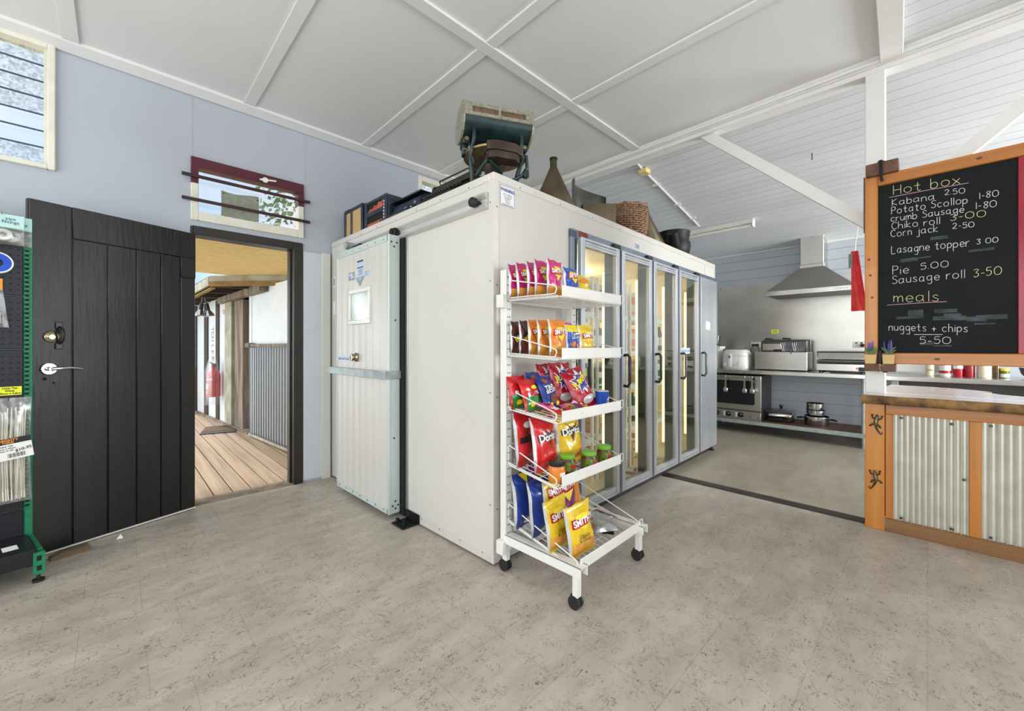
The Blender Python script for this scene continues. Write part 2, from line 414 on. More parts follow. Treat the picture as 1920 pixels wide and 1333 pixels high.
WY = 3.76          # left wall's inner face
BX = 3.55          # line of the old outside wall, now a beam
KX = 6.80          # kitchen back wall
CZ = 3.05          # ceiling
X0, Y0 = -2.6, -3.6
b = MB(); b.box(X0, BX, Y0, WY, -.12, 0); struct(b.build('floor', 'floor_vinyl'))
b = MB(); b.box(BX, KX, Y0, WY, -.12, 0); struct(b.build('floor', 'floor_kitchen'))
b = MB(); b.box(-40, 40, -40, 40, -.75, -.6); struct(b.build('ground', 'ground'))
b = MB(); b.prism([(BX - .012, .0), (BX + .0, .007), (BX + .09, .007), (BX + .105, 0)], .20, 1.70, 'y'); struct(b.build('trim_threshold', 'strip_metal'))

# left wall: louvre window, fanlight, door opening, small window high behind the cool room
DOOR = (.40, 1.145, 0, 2.06)
FAN = (.388, 1.152, 2.10, 2.56)
b = MB()
wall_with_holes(b, X0, BX, 0, CZ, [(-1.1, -.268, 2.25, 3.015), DOOR, FAN, (2.28, 3.0, 2.45, 2.98)], lambda a, c, p, q: b.box(a, c, WY, WY + .11, p, q))
for x in (.395, 1.16): b.box(x - .003, x + .003, WY - .002, WY, 2.56, 3.0)
struct(b.build('wall_left', 'wall_paint'))
b = MB(); b.box(BX, KX, WY, WY + .11, 0, CZ); struct(b.build('wall_left', 'kitchen_wall'))
# paler sheet right of the door, and the timber cover strip beside the cool room
b = MB(); b.box(1.15, 1.30, WY - .012, WY, .02, 1.99); struct(b.build('trim_wall_sheet', 'wall_paint_white'))
b = MB(); b.box(1.30, 1.372, WY - .03, WY, 0, 2.0, .004); struct(b.build('trim_cover_strip', 'cool_white'))
# far kitchen wall: horizontal grooved boards
KW = (-1.0, -.3, 2.17, 2.57)      # a high window behind the menu board; the glass doors mirror it
b = MB(); z = 0
while z < 2.75:
    for y0, y1 in (((Y0, WY),) if not KW[2] - .1 < z < KW[3] else ((Y0, KW[0]), (KW[1], WY))):
        b.prism([(KX, z), (KX, z + .132), (KX + .007, z + .137), (KX + .02, z + .137), (KX + .02, z)], y0, y1, 'y')
    z += .137
wall_with_holes(b, Y0, WY, 0, 2.8, [KW], lambda a, c, p, q: b.box(KX + .018, KX + .12, a, c, p, q)); struct(b.build('wall_back', 'kitchen_wall'))
w = MB()
for (y0, y1, z0, z1) in ((-1.04, -.98, 2.13, 2.6), (-.32, -.26, 2.13, 2.6), (-.98, -.32, 2.13, 2.19), (-.98, -.32, 2.55, 2.6)): w.box(KX - .015, KX + .1, y0, y1, z0, z1, .004)
w4 = struct(w.build('window_4', 'trim_paint')); w = MB(); w.box(KX + .06, KX + .064, -.98, -.32, 2.19, 2.55); w.build('pane', 'pane_clear', w4)
b = MB(); b.cyl((KX - .01, Y0, 2.585), (KX - .01, WY, 2.585), .03); struct(b.build('trim_kitchen_cornice', 'trim_paint'))
# walls behind the camera and to the right, with wide window openings
b = MB()
wall_with_holes(b, Y0, WY, 0, CZ, [(-3.3, -1.2, .7, 2.7), (-1.0, 1.1, .0, 2.7), (1.3, 3.5, .7, 2.7)], lambda a, c, p, q: b.box(X0 - .11, X0, a, c, p, q))
struct(b.build('wall_front', 'wall_paint'))
b = MB()
wall_with_holes(b, X0, KX, 0, CZ, [(-2.4, -.4, .7, 2.7), (.2, 2.0, 1.25, 2.75), (2.5, 3.4, .9, 2.7), (3.9, 6.5, .9, 2.5)], lambda a, c, p, q: b.box(a, c, Y0 - .11, Y0, p, q))
struct(b.build('wall_right', 'wall_paint'))
# flat ceiling, boarded part to the right, cover battens
b = MB(); b.box(X0, BX + .12, .17, WY, CZ, CZ + .1); struct(b.build('ceiling', 'ceiling_paint'))
b = MB(); x = X0
while x < BX:
    b.prism([(x, CZ), (x + .10, CZ), (x + .106, CZ + .008), (x + .106, CZ + .03), (x, CZ + .03)], Y0, .17, 'y'); x += .106
struct(b.build('ceiling', 'board_paint'))
b = MB()
for x in (-.20, .735, 1.66, 2.51): b.box(x - .038, x + .038, .2, WY, CZ - .014, CZ, .003)
for y in (1.93,):
    b.box(X0, BX, y - .04, y + .04, CZ - .017, CZ, .003)
struct(b.build('trim_ceiling_battens', 'ceiling_paint'))
b = MB(); b.prism([(WY, CZ), (WY, CZ - .035), (WY - .012, CZ - .045), (WY - .1, CZ - .02), (WY - .1, CZ)], X0, BX, 'x'); struct(b.build('trim_cornice', 'ceiling_paint'))
b = MB(); b.T = M.Translation((BX, .16, 0)) @ M.Rotation(R(2), 4, 'Z'); b.box(-5.5, 0, -.055, .055, CZ - .05, CZ + .02, .004); struct(b.build('trim_ceiling_beam', 'trim_paint'))
# beam on the line of the old wall
b = MB()
b.box(BX, BX + .11, Y0, WY, CZ - .09, CZ + .03, .004); b.box(BX - .03, BX, Y0, WY, CZ - .02, CZ + .02, .004); b.box(BX - .012, BX, Y0, WY, CZ - .055, CZ - .02, .004)
b.cyl((BX - .02, Y0, CZ - .03), (BX - .02, WY, CZ - .03), .016, n=10)
struct(b.build('trim_beam', 'trim_paint'))
b = MB(); b.box(BX, BX + .1, .19, .288, 0, CZ - .085, .004); struct(b.build('post', 'trim_paint'))
def brace(y0, z0, y1, z1):
    b = MB(); d = V((0, y1 - y0, z1 - z0)); n = V((0, -d.z, d.y)).normalized() * .037
    p, q = V((0, y0, z0)), V((0, y1, z1))
    b.prism([(p.y - n.y, p.z - n.z), (q.y - n.y, q.z - n.z), (q.y + n.y, q.z + n.z), (p.y + n.y, p.z + n.z)], BX + .03, BX + .08, 'x')
    return struct(b.build('trim_brace', 'trim_paint'))
brace(1.40, 3.05, .26, 1.98); brace(-.95, 3.02, .22, 1.99)
# raked boarded ceiling over the kitchen
SLK = (2.57 - 3.03) / (KX - 3.6)
b = MB(); x = BX + .05
while x < KX:
    z = 3.03 + SLK * (x - 3.6); w = .115
    b.prism([(x, z), (x + w - .009, z + SLK * w), (x + w - .004, z + SLK * w + .009), (x + w, z + SLK * w + .009), (x + w, z + .06), (x, z + .06)], Y0, WY, 'y'); x += w
struct(b.build('ceiling', 'board_paint'))
b = MB(); b.cyl((4.45, .72, 2.9), (4.45, .72, 2.84), .004, n=6); struct(b.build('trim_hook', 'strip_metal'))

# ---- louvre window, high on the left
w = MB()
for (x0, x1, z0, z1) in ((-.30, -.268, 2.25, 3.015), (-1.1, -1.06, 2.25, 3.015), (-1.06, -.30, 2.25, 2.28), (-1.06, -.30, 2.985, 3.015)): w.box(x0, x1, WY - .03, WY + .08, z0, z1, .004)
w.box(-.318, -.30, WY + .01, WY + .05, 2.28, 2.985)
wo = struct(w.build('window_1', 'cream_frame'))
for k in range(7):
    p = MB(); z = 2.29 + k * .1
    p.T = M.Translation((0, WY + .03, z + .05)) @ M.Rotation(R(-14), 4, 'X'); p.box(-1.06, -.318, -.003, .003, -.055, .055); p.mi = 1; p.box(-1.06, -.318, -.0045, .0045, -.058, -.052)
    p.build('louvre_pane', ['pane_rippled' if k not in (1, 2) else 'pane_clear', 'glass_edge'], wo)
# ---- fanlight over the door
w = MB()
w.box(.388, .432, WY - .022, WY + .07, 2.10, 2.37, .004); w.box(1.108, 1.152, WY - .022, WY + .07, 2.10, 2.37, .004); w.box(.432, 1.108, WY - .022, WY + .07, 2.10, 2.165, .004)
fan = struct(w.build('window_2', 'cream_frame'))
w = MB(); w.box(.388, 1.152, WY - .024, WY + .07, 2.485, 2.56, .004); w.box(.388, .432, WY - .024, WY + .07, 2.37, 2.485); w.box(1.108, 1.152, WY - .024, WY + .07, 2.37, 2.485)
w.build('painted_frame', 'maroon', fan)
w = MB(); w.lathe([(.0, 0), (.022, 0), (.02, .01), (0, .012)], 12); w.T = M.Translation((.06, 0, 0)); w.box(-.1, .02, -.006, .006, 0, .012, .003)
w.build('latch', 'paper', fan, loc=(.86, WY - .025, 2.515), rot=(R(90), R(-8), 0))
w = MB(); w.box(.43, 1.11, WY + .03, WY + .034, 2.16, 2.49); w.build('pane', 'pane_dusty', fan)
for z in (2.415, 2.243):
    w = MB(); w.box(.334, 1.196, WY - .045, WY - .026, z - .011, z + .011, .003); w.build('security_bar', 'maroon_dark', fan)
w = MB(); w.grid(6, 4, lambda u, v: (.575 + .25 * u, WY + .02 - .006 * sin(v * 3), 2.17 + .20 * v - .01 * sin(u * 5)))
w.grid(6, 4, lambda u, v: (.575 + .25 * u, WY + .023 - .006 * sin(v * 3), 2.17 + .20 * v - .01 * sin(u * 5)), True)
for x in (.59, .815):
    w.mi = 1; w.box(x - .004, x + .004, WY + .012, WY + .02, 2.345, 2.353)
mat('card_green', (150, 156, 140), .8, c2=(134, 140, 124), sc=30)
tag(w.build('card_sheet', ['card_green', 'ink']), 'grey-green card pinned inside the fanlight window above the door', 'card')
# ---- small window high up, seen between the typewriter and the ceiling
w = MB()
for (x0, x1, z0, z1) in ((2.28, 2.32, 2.45, 2.98), (2.96, 3.0, 2.45, 2.98), (2.32, 2.96, 2.45, 2.49), (2.32, 2.96, 2.93, 2.98)): w.box(x0, x1, WY - .02, WY + .08, z0, z1, .004)
w3 = struct(w.build('window_3', 'cream_frame')); w = MB(); w.box(2.32, 2.96, WY + .03, WY + .034, 2.49, 2.93); w.build('pane', 'pane_rippled', w3)
# ---- door frame
w = MB()
w.box(1.075, 1.146, WY - .018, WY + .12, 0, 2.055, .004); w.box(.385, .405, WY - .01, WY + .12, 0, 2.055, .004); w.box(.405, 1.075, WY - .018, WY + .12, 1.993, 2.055, .004)
w.box(1.06, 1.075, WY + .05, WY + .12, 0, 1.993, .004)
struct(w.build('trim_door_frame', 'dark_trim'))
w = MB(); w.box(.40, 1.145, WY - .004, WY + .14, -.012, .004); struct(w.build('trim_sill', 'weathered'))
# ---- the black ledged door, swung wide open into the room
DA = math.atan2(3.628 - 3.379, .376 + .327)
dd = thing('door_1', None, None, (.395, WY - .02, 0), DA + pi); dd['kind'] = 'structure'
LW = .80
b = MB()
b.box(0, LW, 0, .036, .015, 1.985)                     # the leaf runs along +x away from the hinge
e = [0, .092, .205, .335, .475, .63, LW]
for i in range(6): b.box(e[i] + .0025, e[i+1] - .0025, .036, .044, .015, 1.985 if i == 5 else (1.80 if i else 1.66), .003)
b.box(0, LW - .172, .036, .046, 1.803, 1.985, .002); b.box(0, .09, .036, .046, 1.663, 1.803, .002)
b.build('leaf', 'black_paint', dd)
b = MB(); b.box(0, LW, -.002, .046, .006, .014); b.build('weather_strip', 'paper', dd)
hx = LW - .075
b = MB(); b.T = M.Translation((hx, .046, 1.045)) @ M.Rotation(R(-90), 4, 'X')
b.lathe([(.0, 0), (.034, 0), (.034, .006), (.03, .010), (0, .010)], 24); b.lathe([(.013, .01), (.013, .04), (.011, .045), (0, .045)], 16)
b.T = M.Identity(4); b.tube([(hx, .086, 1.045), (hx - .03, .09, 1.047), (hx - .07, .088, 1.05), (hx - .105, .08, 1.046), (hx - .13, .072, 1.04)], [.012, .009, .0075, .006, .004], 10)
b.build('lever_handle', 'chrome', dd)
hx2 = LW - .085
b = MB(); b.T = M.Translation((hx2, .046, 1.225)) @ M.Rotation(R(-90), 4, 'X'); b.lathe([(0, 0), (.032, 0), (.03, .008), (.022, .012), (.012, .013), (.012, .016), (0, .016)], 24); b.build('deadlock', 'brass', dd)
b = MB(); x = hx2 - .03
for z in (1.155, 1.275): b.box(x - .014, x + .016, .046, .054, z, z + .036, .003)
b.tube([(x, .05, 1.19), (x - .004, .075, 1.205), (x - .006, .085, 1.235), (x - .004, .075, 1.265), (x, .05, 1.28)], [.009, .01, .009, .01, .009], 8)
b.build('pull_handle', 'black_plastic', dd)
b = MB(); b.cyl((hx - .02, .0455, .965), (hx - .02, .0475, .965), .006, n=10); b.cyl((hx + .015, .0455, .99), (hx + .015, .047, .99), .009, n=10); b.build('keyhole', 'black_gap', dd)
b = MB(); b.cyl((LW + .012, .02, 1.045), (LW - .004, .02, 1.045), .008); b.box(LW - .002, LW + .002, .008, .032, 1.0, 1.09); b.build('latch_bolt', 'strip_metal', dd)

# ---- lights and wiring on the raked ceiling
def zk(x): return 3.03 + SLK * (x - 3.6)
t = thing('junction_box', 'cream square junction box on the white boarded ceiling', 'junction box', (3.88, 2.03, zk(3.88)))
b = MB(); b.box(-.05, .05, -.045, .045, -.045, 0, .005); b.build('box', 'cream_box', t)
b = MB(); b.tube([(3.60, 2.02, zk(3.6) - .012), (3.825, 2.03, zk(3.825) - .012)], .011); b.tube([(3.935, 2.035, zk(3.93) - .012), (4.6, 2.06, zk(4.6) - .012), (5.47, 2.09, zk(5.47) - .012)], .011)
for x in (4.2, 4.75, 5.2): b.box(x - .008, x + .008, 2.03, 2.1, zk(x) - .026, zk(x) - .0)
tag(b.build('conduit', 'conduit'), 'thin white conduit running down the boarded ceiling to the tube light', 'conduit')
t = thing('fluorescent_light', 'long white fluorescent batten light on the boarded kitchen ceiling', 'light', (5.62, 1.50, zk(5.62) - .002), 0)
b = MB(); b.T = M.Rotation(math.atan(SLK) * -1, 4, 'Y'); b.prism([(-.045, 0), (.045, 0), (.035, -.05), (-.035, -.05)], -.0, 1.25, 'y'); b.build('housing', 'white_enamel', t)
b = MB(); b.T = M.Rotation(math.atan(SLK) * -1, 4, 'Y'); b.cyl((0, .02, -.068), (0, 1.23, -.068), .016); b.build('tube', 'diffuser', t)
b = MB(); b.T = M.Rotation(math.atan(SLK) * -1, 4, 'Y'); b.box(-.045, .045, -.012, .006, -.09, 0, .004); b.build('end_cap', 'white_enamel', t)

# ================================================================ the walk-in cool room
CL_, CD, CHT = 3.43, 2.13, 2.10
cr = thing('cool_room', 'white walk-in cool room with sliding side door and row of glass doors', 'cool room', tuple(CO), CTH)
b = MB(); T = .07; OA0, OA1, OZ0, OZ1 = .70, 3.40, .10, 1.93
b.box(0, T, 0, .88, .015, 2.06); b.box(0, T, 1.76, CD, .015, 2.06); b.box(0, T, .88, 1.76, 1.9, 2.06)      # left face around the doorway
b.box(T, OA0, 0, T, .015, 2.06); b.box(OA0, CL_, 0, T, OZ1, 2.06)                                          # front face
b.box(T, CL_ - T, CD - T, CD, .015, 2.06); b.box(CL_ - T, CL_, T, CD, .015, 2.06)
b.box(0, CL_, 0, CD, 2.06, 2.095)
b.build('panels', ['cool_white'], cr)
b = MB(); b.box(T, CL_ - T, .05, CD - T, .06, .10); b.box(T + .001, T + .01, .07, CD - T, .1, 2.05); b.box(T, CL_ - T, CD - T - .01, CD - T - .001, .1, 2.05); b.box(CL_ - T - .01, CL_ - T - .001, .07, CD - T, .1, 2.05); b.box(T, CL_ - T, .08, CD - T, 2.04, 2.058)
b.build('inner_lining', 'inner_wall', cr)
b = MB(); e = .005
b.box(-e, CL_ + e, -e, .03, 2.058, 2.102, .003); b.box(-e, .03, .03, CD, 2.058, 2.102, .003)               # top angle
b.box(-e, .034, -e, .004, .06, 2.058); b.box(-e, .004, .004, .034, .06, 2.058)                              # corner angle
b.box(-e, .67, -e, .02, .012, .06, .002); b.box(-e, .02, .02, .72, .012, .06, .002)
b.box(.667, .673, -.002, .002, .06, 2.058)
b.box(3.12, 3.135, -.004, .01, 1.93, 2.058); b.box(CL_ - .012, CL_ + .004, -.006, .05, 1.92, 2.06)
b.mi = 1
for (a_, z_) in ((.02, .3), (.02, .9), (.02, 1.5), (.02, 1.92)):
    b.box(a_ - .003, a_ + .003, -.0065, -.004, z_ - .003, z_ + .003); b.box(-.0065, -.004, a_ - .003, a_ + .003, z_ + .02, z_ + .026)
for k in range(9): b.box(.2 + .37 * k - .003, .2 + .37 * k + .003, -.0065, -.004, 2.066, 2.072)
for k in range(7): b.box(-.0065, -.004, .2 + .27 * k - .003, .2 + .27 * k + .003, 2.066, 2.072)
for k in range(4): b.box(-.0065, -.004, .08 + .2 * k, .086 + .2 * k, .046, .052)
b.build('edge_trim', ['cool_trim', 'strip_metal'], cr)
b = MB(); b.box(.02, CL_ - .1, .03, .06, 0, .10); b.box(.02, .05, .03, CD, 0, .06); b.box(.01, .69, .01, .03, 0, .012); b.box(.01, .03, .01, CD, 0, .012)
b.build('plinth', 'steel_dark', cr)
b = MB(); b.cyl((CL_ - .04, .02, 0), (CL_ - .04, .02, .11), .014); b.cyl((CL_ - .04, .02, 0), (CL_ - .04, .02, .012), .03); b.build('leg', 'black_iron', cr)
# door opening frame on the front
b = MB()
b.box(OA0 - .035, OA0 + .035, -.02, .06, .06, OZ1, .003); b.box(OA0 - .035, CL_, -.02, .06, OZ1 - .05, OZ1 + .01, .003); b.box(OA0 - .035, CL_ - .02, -.02, .06, .06, .11, .003)
b.build('front_frame', 'alu_blue', cr)
for k in range(1, 5): b = MB(); x = .737 + .531 * k - .02; b.box(x - .03, x + .03, -.012, .072, .1, OZ1 - .04); b.build('mullion', 'mullion_dark', cr)
b = MB()
for k in range(5): x = .737 + .531 * k - .02; b.box(x - .012, x + .012, -.02, -.010, .11, OZ1 - .05)
b.build('seal', 'black_plastic', cr)
b = MB()
for k in range(1, 5):
    x = .737 + .531 * k - .04; b.box(x - .06, x + .03, -.045, -.015, 1.895, 1.925, .003)
b.build('hinge', 'black_plastic', cr)
# five doors
for k in range(5):
    a0 = .737 + .531 * k; a1 = a0 + (.493 if k < 4 else .49); z0, z1 = (.085, 1.892)
    d = MB(); F = .045 if k < 4 else .03; y0, y1 = -.052, -.018
    if k < 4:
        d.box(a0, a0 + F, y0, y1, z0, z1, .004); d.box(a1 - F, a1, y0, y1, z0, z1, .004)
        for q, (p0, p1) in enumerate(((z0, z0 + .06), (z1 - .06, z1))):
            for j in range(3): d.box(a0 + F, a1 - F, y0 + .003 * (j % 2), y1, p0 + .02 * j, p0 + .02 * (j + 1) - .002, .002)
        do = d.build('glass_door', 'alu', cr)
        g = MB(); g.box(a0 + F, a1 - F, -.037, -.031, z0 + .06, z1 - .06); g.build('pane', 'pane', do)
    else:
        d.box(a0, a1, y0, y1, z0, z1, .004); d.box(a0 + F, a1 - F, y0 - .003, y0, z0 + .05, z1 - .05, .001); do = d.build('solid_door', 'alu', cr)
    h = MB(); x = a0 + .022; h.tube([(x, y0, 1.105), (x, y0 - .03, 1.11), (x + .004, y0 - .045, 1.09), (x + .004, y0 - .045, .90), (x, y0 - .03, .872), (x, y0, .877)], .011, 10); h.build('handle', 'black_plastic' if k < 3 else 'steel_dark', do)
    if k == 3:
        h = MB(); h.box(a0 + .02, a0 + .235, y0 - .0015, y0, 1.102, 1.158); h.mi = 1
        h.text('Keep Door Closed', .026, lambda x, y: (a0 + .127 + x, y0 - .002, 1.13 + y), .012); h.build('notice', ['sticker_pale', 'ink_blue'], do)
    if k == 4:
        h = MB(); h.T = M.Translation((3.06, y0 - .002, 1.39)) @ M.Rotation(R(6), 4, 'Y'); h.box(-.06, .06, -.002, 0, -.04, .045); h.build('note', 'paper', do)
# signs on the front
h = MB(); h.box(.047, .157, -.003, -.001, 1.94, 2.048)
h.mi = 1; h.text('WARNING', .025, lambda x, y: (.102 + x, -.0036, 2.026 + y), .04, sx=.85)
for i, s_ in enumerate(('DON\'T CLIMB ON', 'or near machinery', 'EQUIPMENT', 'keep clear', 'at all times')): h.text(s_, .0085, lambda x, y: (.102 + x, -.0036, 2.003 - i * .011 + y), .01)
h.text('Authorised access only', .0088, lambda x, y: (.102 + x, -.0036, 1.948 + y), .02)
for (p, q, r_, s_) in ((.048, .156, 2.0455, 2.047), (.048, .156, 1.941, 1.9425), (.048, .0495, 1.941, 2.047), (.1545, .156, 1.941, 2.047)): h.box(p, q, -.0036, -.003, r_, s_)
h.build('warning_sign', ['paper', 'sticker_blue'], cr)
h = MB(); h.box(.75, .85, -.0245, -.02, 1.9, 1.935); h.mi = 1
for i in range(4): h.box(.757, .843, -.025, -.0245, 1.905 + i * .0075, 1.9075 + i * .0075)
h.build('rating_sticker', ['sticker_red', 'ink'], cr)
h = MB(); h.box(1.56, 1.63, -.0035, -.001, 1.968, 2.004); h.mi = 1
for i in range(4): h.box(1.566, 1.624, -.004, -.0035, 1.973 + i * .0075, 1.976 + i * .0075)
h.build('service_sticker', ['sticker_pale', 'ink_blue'], cr)
# ---- sliding door on the left face
SB0, SB1, SA0, SA1, SZ0, SZ1 = .918, 1.765, -.108, -.02, .035, 1.93
s_ = MB(); s_.box(SA0 + .004, SA1, SB0, SB1, SZ0, SZ1, .006); s_.box(SA0, SA0 + .02, SB0 - .002, SB0 + .03, SZ0, SZ1, .004); s_.box(SA0, SA0 + .02, SB1 - .02, SB1 + .002, SZ0, SZ1, .004); s_.box(SA0, SA0 + .02, SB0, SB1, SZ1 - .05, SZ1, .004); s_.box(SA0, SA0 + .02, SB0, SB1, SZ0, SZ0 + .04, .004)
s_.mi = 1
for (x, z) in ((.06, 1.88), (.04, 1.85), (.02, 1.88), (.05, .09), (.03, .07), (.01, .09), (.03, 1.35), (.04, .55), (.03, .12)):
    s_.cyl((SA1 - x - .008, SB0 - .0005, z), (SA1 - x - .008, SB0 - .004, z), .006, n=8)
for k in range(7): s_.box(SA0 - .002, SA0, .98 + k * .12, .986 + k * .12, SZ1 - .03, SZ1 - .024); s_.box(SA0 - .002, SA0, .98 + k * .12, .988 + k * .12, SZ0 + .02, SZ0 + .03)
sd = s_.build('sliding_door', ['door_mint', 'strip_metal'], cr)
s_ = MB(); y = SB0 + .03
while y < SB1 - .03:
    w_ = min(.105, SB1 - .022 - y); s_.prism([(SA0 + .003, y), (SA0 + .0015, y + .012), (SA0 + .003, y + .02), (SA0 + .0015, y + .03), (SA0 + .0015, y + w_ - .006), (SA0 + .003, y + w_), (SA0 + .01, y + w_), (SA0 + .01, y)], SZ0 + .04, SZ1 - .05); y += .105
s_.build('ribbed_skin', 'door_skin', sd)
s_ = MB()
for (p, q, r_, t_) in ((1.173, 1.516, 1.57, 1.60), (1.173, 1.516, 1.338, 1.37), (1.173, 1.206, 1.37, 1.57), (1.487, 1.516, 1.37, 1.57)): s_.box(SA0 - .012, SA0 + .004, p, q, r_, t_, .004)
wf = s_.build('window_frame', 'white_enamel', sd)
mat('cool_glimpse', (206, 220, 214), .12, c2=(150, 176, 160), sc=7, stretch=(1, 1, .6), spec=.8)
s_ = MB(); s_.box(SA0 - .003, SA0 + .003, 1.206, 1.487, 1.37, 1.57); s_.build('frosted_pane', 'cool_glimpse', wf)
s_ = MB(); s_.T = M.Translation((SA0, 1.395, 1.09)) @ M.Rotation(R(-90), 4, 'Y'); s_.lathe([(0, 0), (.034, 0), (.034, .01), (.024, .018), (.022, .026), (.028, .034), (.022, .044), (0, .047)], 24); s_.build('release_knob', 'brass', sd)
s_ = MB(); s_.box(SA0 - .03, SA0 - .022, SB0 - .0, 1.89, .951, 1.005, .002); s_.box(SA0 - .03, SA1, SB0 - .01, SB0 - .003, .951, 1.005, .002)
for y in (1.0, 1.4, 1.7): s_.box(SA0 - .022, SA0, y, y + .03, .96, .995)
s_.build('pull_bar', 'galv', sd)
s_ = MB(); s_.box(SA0 - .0015, SA0 + .004, 1.51, 1.745, 1.055, 1.098); s_.mi = 1; s_.text('Keep Door Closed', .026, lambda x, y: (SA0 - .002, 1.628 - x, 1.076 + y), .012); s_.build('notice', ['sticker_pale', 'ink'], sd)
s_ = MB(); s_.box(SA0 - .0015, SA0 + .004, 1.29, 1.385, 1.70, 1.81); s_.box(SA0 - .0015, SA0 + .004, 1.195, 1.272, 1.684, 1.728)
s_.mi = 1; s_.box(SA0 - .002, SA0, 1.29, 1.385, 1.80, 1.812); s_.box(SA0 - .002, SA0, 1.29, 1.385, 1.755, 1.763)
for i in range(5): s_.box(SA0 - .002, SA0, 1.30, 1.372 - (i % 3) * .01, 1.706 + i * .009, 1.709 + i * .009)
for i in range(3): s_.box(SA0 - .002, SA0, 1.205, 1.262, 1.692 + i * .011, 1.694 + i * .011)
s_.mi = 2; s_.box(SA0 - .0015, SA0 + .004, 1.435, 1.535, 1.682, 1.74); s_.prism([(1.413, 1.69), (1.273, 1.69), (1.343, 1.622)], SA0 - .0025, SA0 + .004, 'x')
s_.mi = 0; s_.box(SA0 - .002, SA0, 1.45, 1.49, 1.695, 1.71); s_.box(SA0 - .002, SA0, 1.46, 1.52, 1.715, 1.73); s_.text('CARE', .026, lambda x, y: (SA0 - .003, 1.343 - x, 1.675 + y), .01)
s_.build('stickers', ['sticker_pale', 'ink_blue', 'sticker_grey'], sd)
# rail, buffers, roller, floor guide
s_ = MB()
s_.prism([(-.0, 2.0), (-.03, 1.998), (-.036, 1.985), (-.022, 1.972), (-.012, 1.965), (-.012, 1.945), (-.03, 1.935), (-.034, 1.922), (-.018, 1.912), (0, 1.912)], .036, 1.62, 'y'); s_.build('door_rail', 'rail_alu', cr)
s_ = MB(); s_.T = M.Translation((-.01, .1, 1.948)) @ M.Rotation(R(-90), 4, 'Y'); s_.lathe([(0, 0), (.016, .0), (.016, .03), (.026, .035), (.026, .06), (.018, .068), (0, .07)], 16); s_.build('rail_buffer', 'rubber', cr)
s_ = MB(); s_.T = M.Translation((-.03, 1.62, 1.975)) @ M.Rotation(R(-90), 4, 'Y')
s_.lathe([(0, 0), (.03, 0), (.03, .07), (0, .07)], 20); s_.build('rail_roller', 'galv', cr)
s_ = MB(); s_.box(-.06, -.015, .93, 1.0, 1.93, 1.985, .004); s_.cyl((-.065, .965, 1.965), (-.02, .965, 1.965), .02); s_.cyl((-.05, 1.45, 1.955), (-.05, 1.56, 1.955), .016); s_.build('hanger_wheel', 'black_iron', cr)
s_ = MB(); s_.box(-.02, -.004, .872, .918, .02, 1.93); s_.build('door_seal', 'black_gap', cr)
s_ = MB(); s_.box(-.007, .0, .845, .872, .06, 1.92, .002); s_.build('jamb_strip', 'cool_alu', cr)
s_ = MB(); s_.box(-.12, -.006, .72, .86, .003, .012, .002); s_.box(-.012, -.004, .70, .86, .012, .07, .002); s_.cyl((-.085, .76, .012), (-.085, .76, .05), .012); s_.cyl((-.085, .84, .012), (-.085, .84, .034), .012); s_.build('floor_guide', 'black_iron', cr)
s_ = MB(); s_.box(-.002, .0, 2.056, 2.09, 1.70, 1.79); s_.mi = 1; s_.box(-.003, -.002, 2.06, 2.085, 1.715, 1.775); s_.mi = 0; s_.box(-.002, 0, 2.055, 2.1, 1.455, 1.57); s_.build('wall_labels', ['paper', 'sticker_grey'], cr)
# light tubes behind the mullions, and point lamps added to brighten the inside
for k in range(5):
    x = .737 + .531 * k - .02 if k else .80
    t = MB(); t.cyl((x, .098, .26), (x, .098, 1.74), .012, n=10); t.build('light_tube', 'lamp_tube', cr)
for (la, lb_) in ((1.1, 1.2), (2.4, 1.2)):
    ld = bpy.data.lights.new('cool_room_fill', 'POINT'); ld.energy = 18; ld.color = (1, .86, .56); ld.shadow_soft_size = .12
    lo_ = bpy.data.objects.new('cool_room_fill', ld); COL.objects.link(lo_); lo_.location = cw(la, lb_, 1.9)
# racks and stock
def rack(k, a0, a1):
    t = thing('wire_rack', 'cream wire shelf rack behind the %s glass door' % ('first', 'second', 'third', 'fourth')[k], 'rack', tuple(cw(a0, .19, .10)), CTH)
    w_ = a1 - a0
    for (x, y) in ((0, 0), (w_ - .02, 0), (0, .40), (w_ - .02, .40)):
        p = MB(); p.box(x, x + .02, y, y + .02, 0, 1.62); p.build('upright', 'wire_white', t)
    for z in (.36, .73, 1.03, 1.34):
        p = MB(); p.box(0, w_, -.004, .004, z - .04, z, .002); p.box(0, w_, .416, .424, z - .03, z)
        for i in range(12): y = .01 + i * .0365; p.box(0, w_, y, y + .006, z - .008, z - .002)
        for i in range(4): x = w_ * i / 3.001; p.box(x, x + .006, 0, .42, z - .014, z - .008)
        p.build('shelf', 'wire_white', t)
for k in range(4): rack(k, .775 + .531 * k, 1.255 + .531 * k)
DN = ('first', 'second', 'third', 'fourth'); SN = {.47: 'bottom', .84: 'second', 1.14: 'third', 1.45: 'top', .10: 'floor'}
def carton(a, bb, z, w_, d_, h_, m_, txt, label, group=None, band=None):
    t = MB(); t.box(-w_/2, w_/2, -d_/2, d_/2, 0, h_, .003)
    t.mi = 1; t.box(-w_/2 + .012, w_/2 - .012, -d_/2 - .001, -d_/2, h_ * .52, h_ * .82); t.box(-w_/2 - .001, -w_/2, -d_/2 + .02, d_/2 - .02, h_ * .3, h_ * .5)
    t.box(-w_/2 + .012, w_/2 - .012, -d_/2 - .001, -d_/2, h_ * .12, h_ * .2)
    o = t.build('carton', [m_, band or 'paper']); o.location = cw(a, bb, z + .001); o.rotation_euler = (0, 0, CTH); return tag(o, label, 'carton', group)
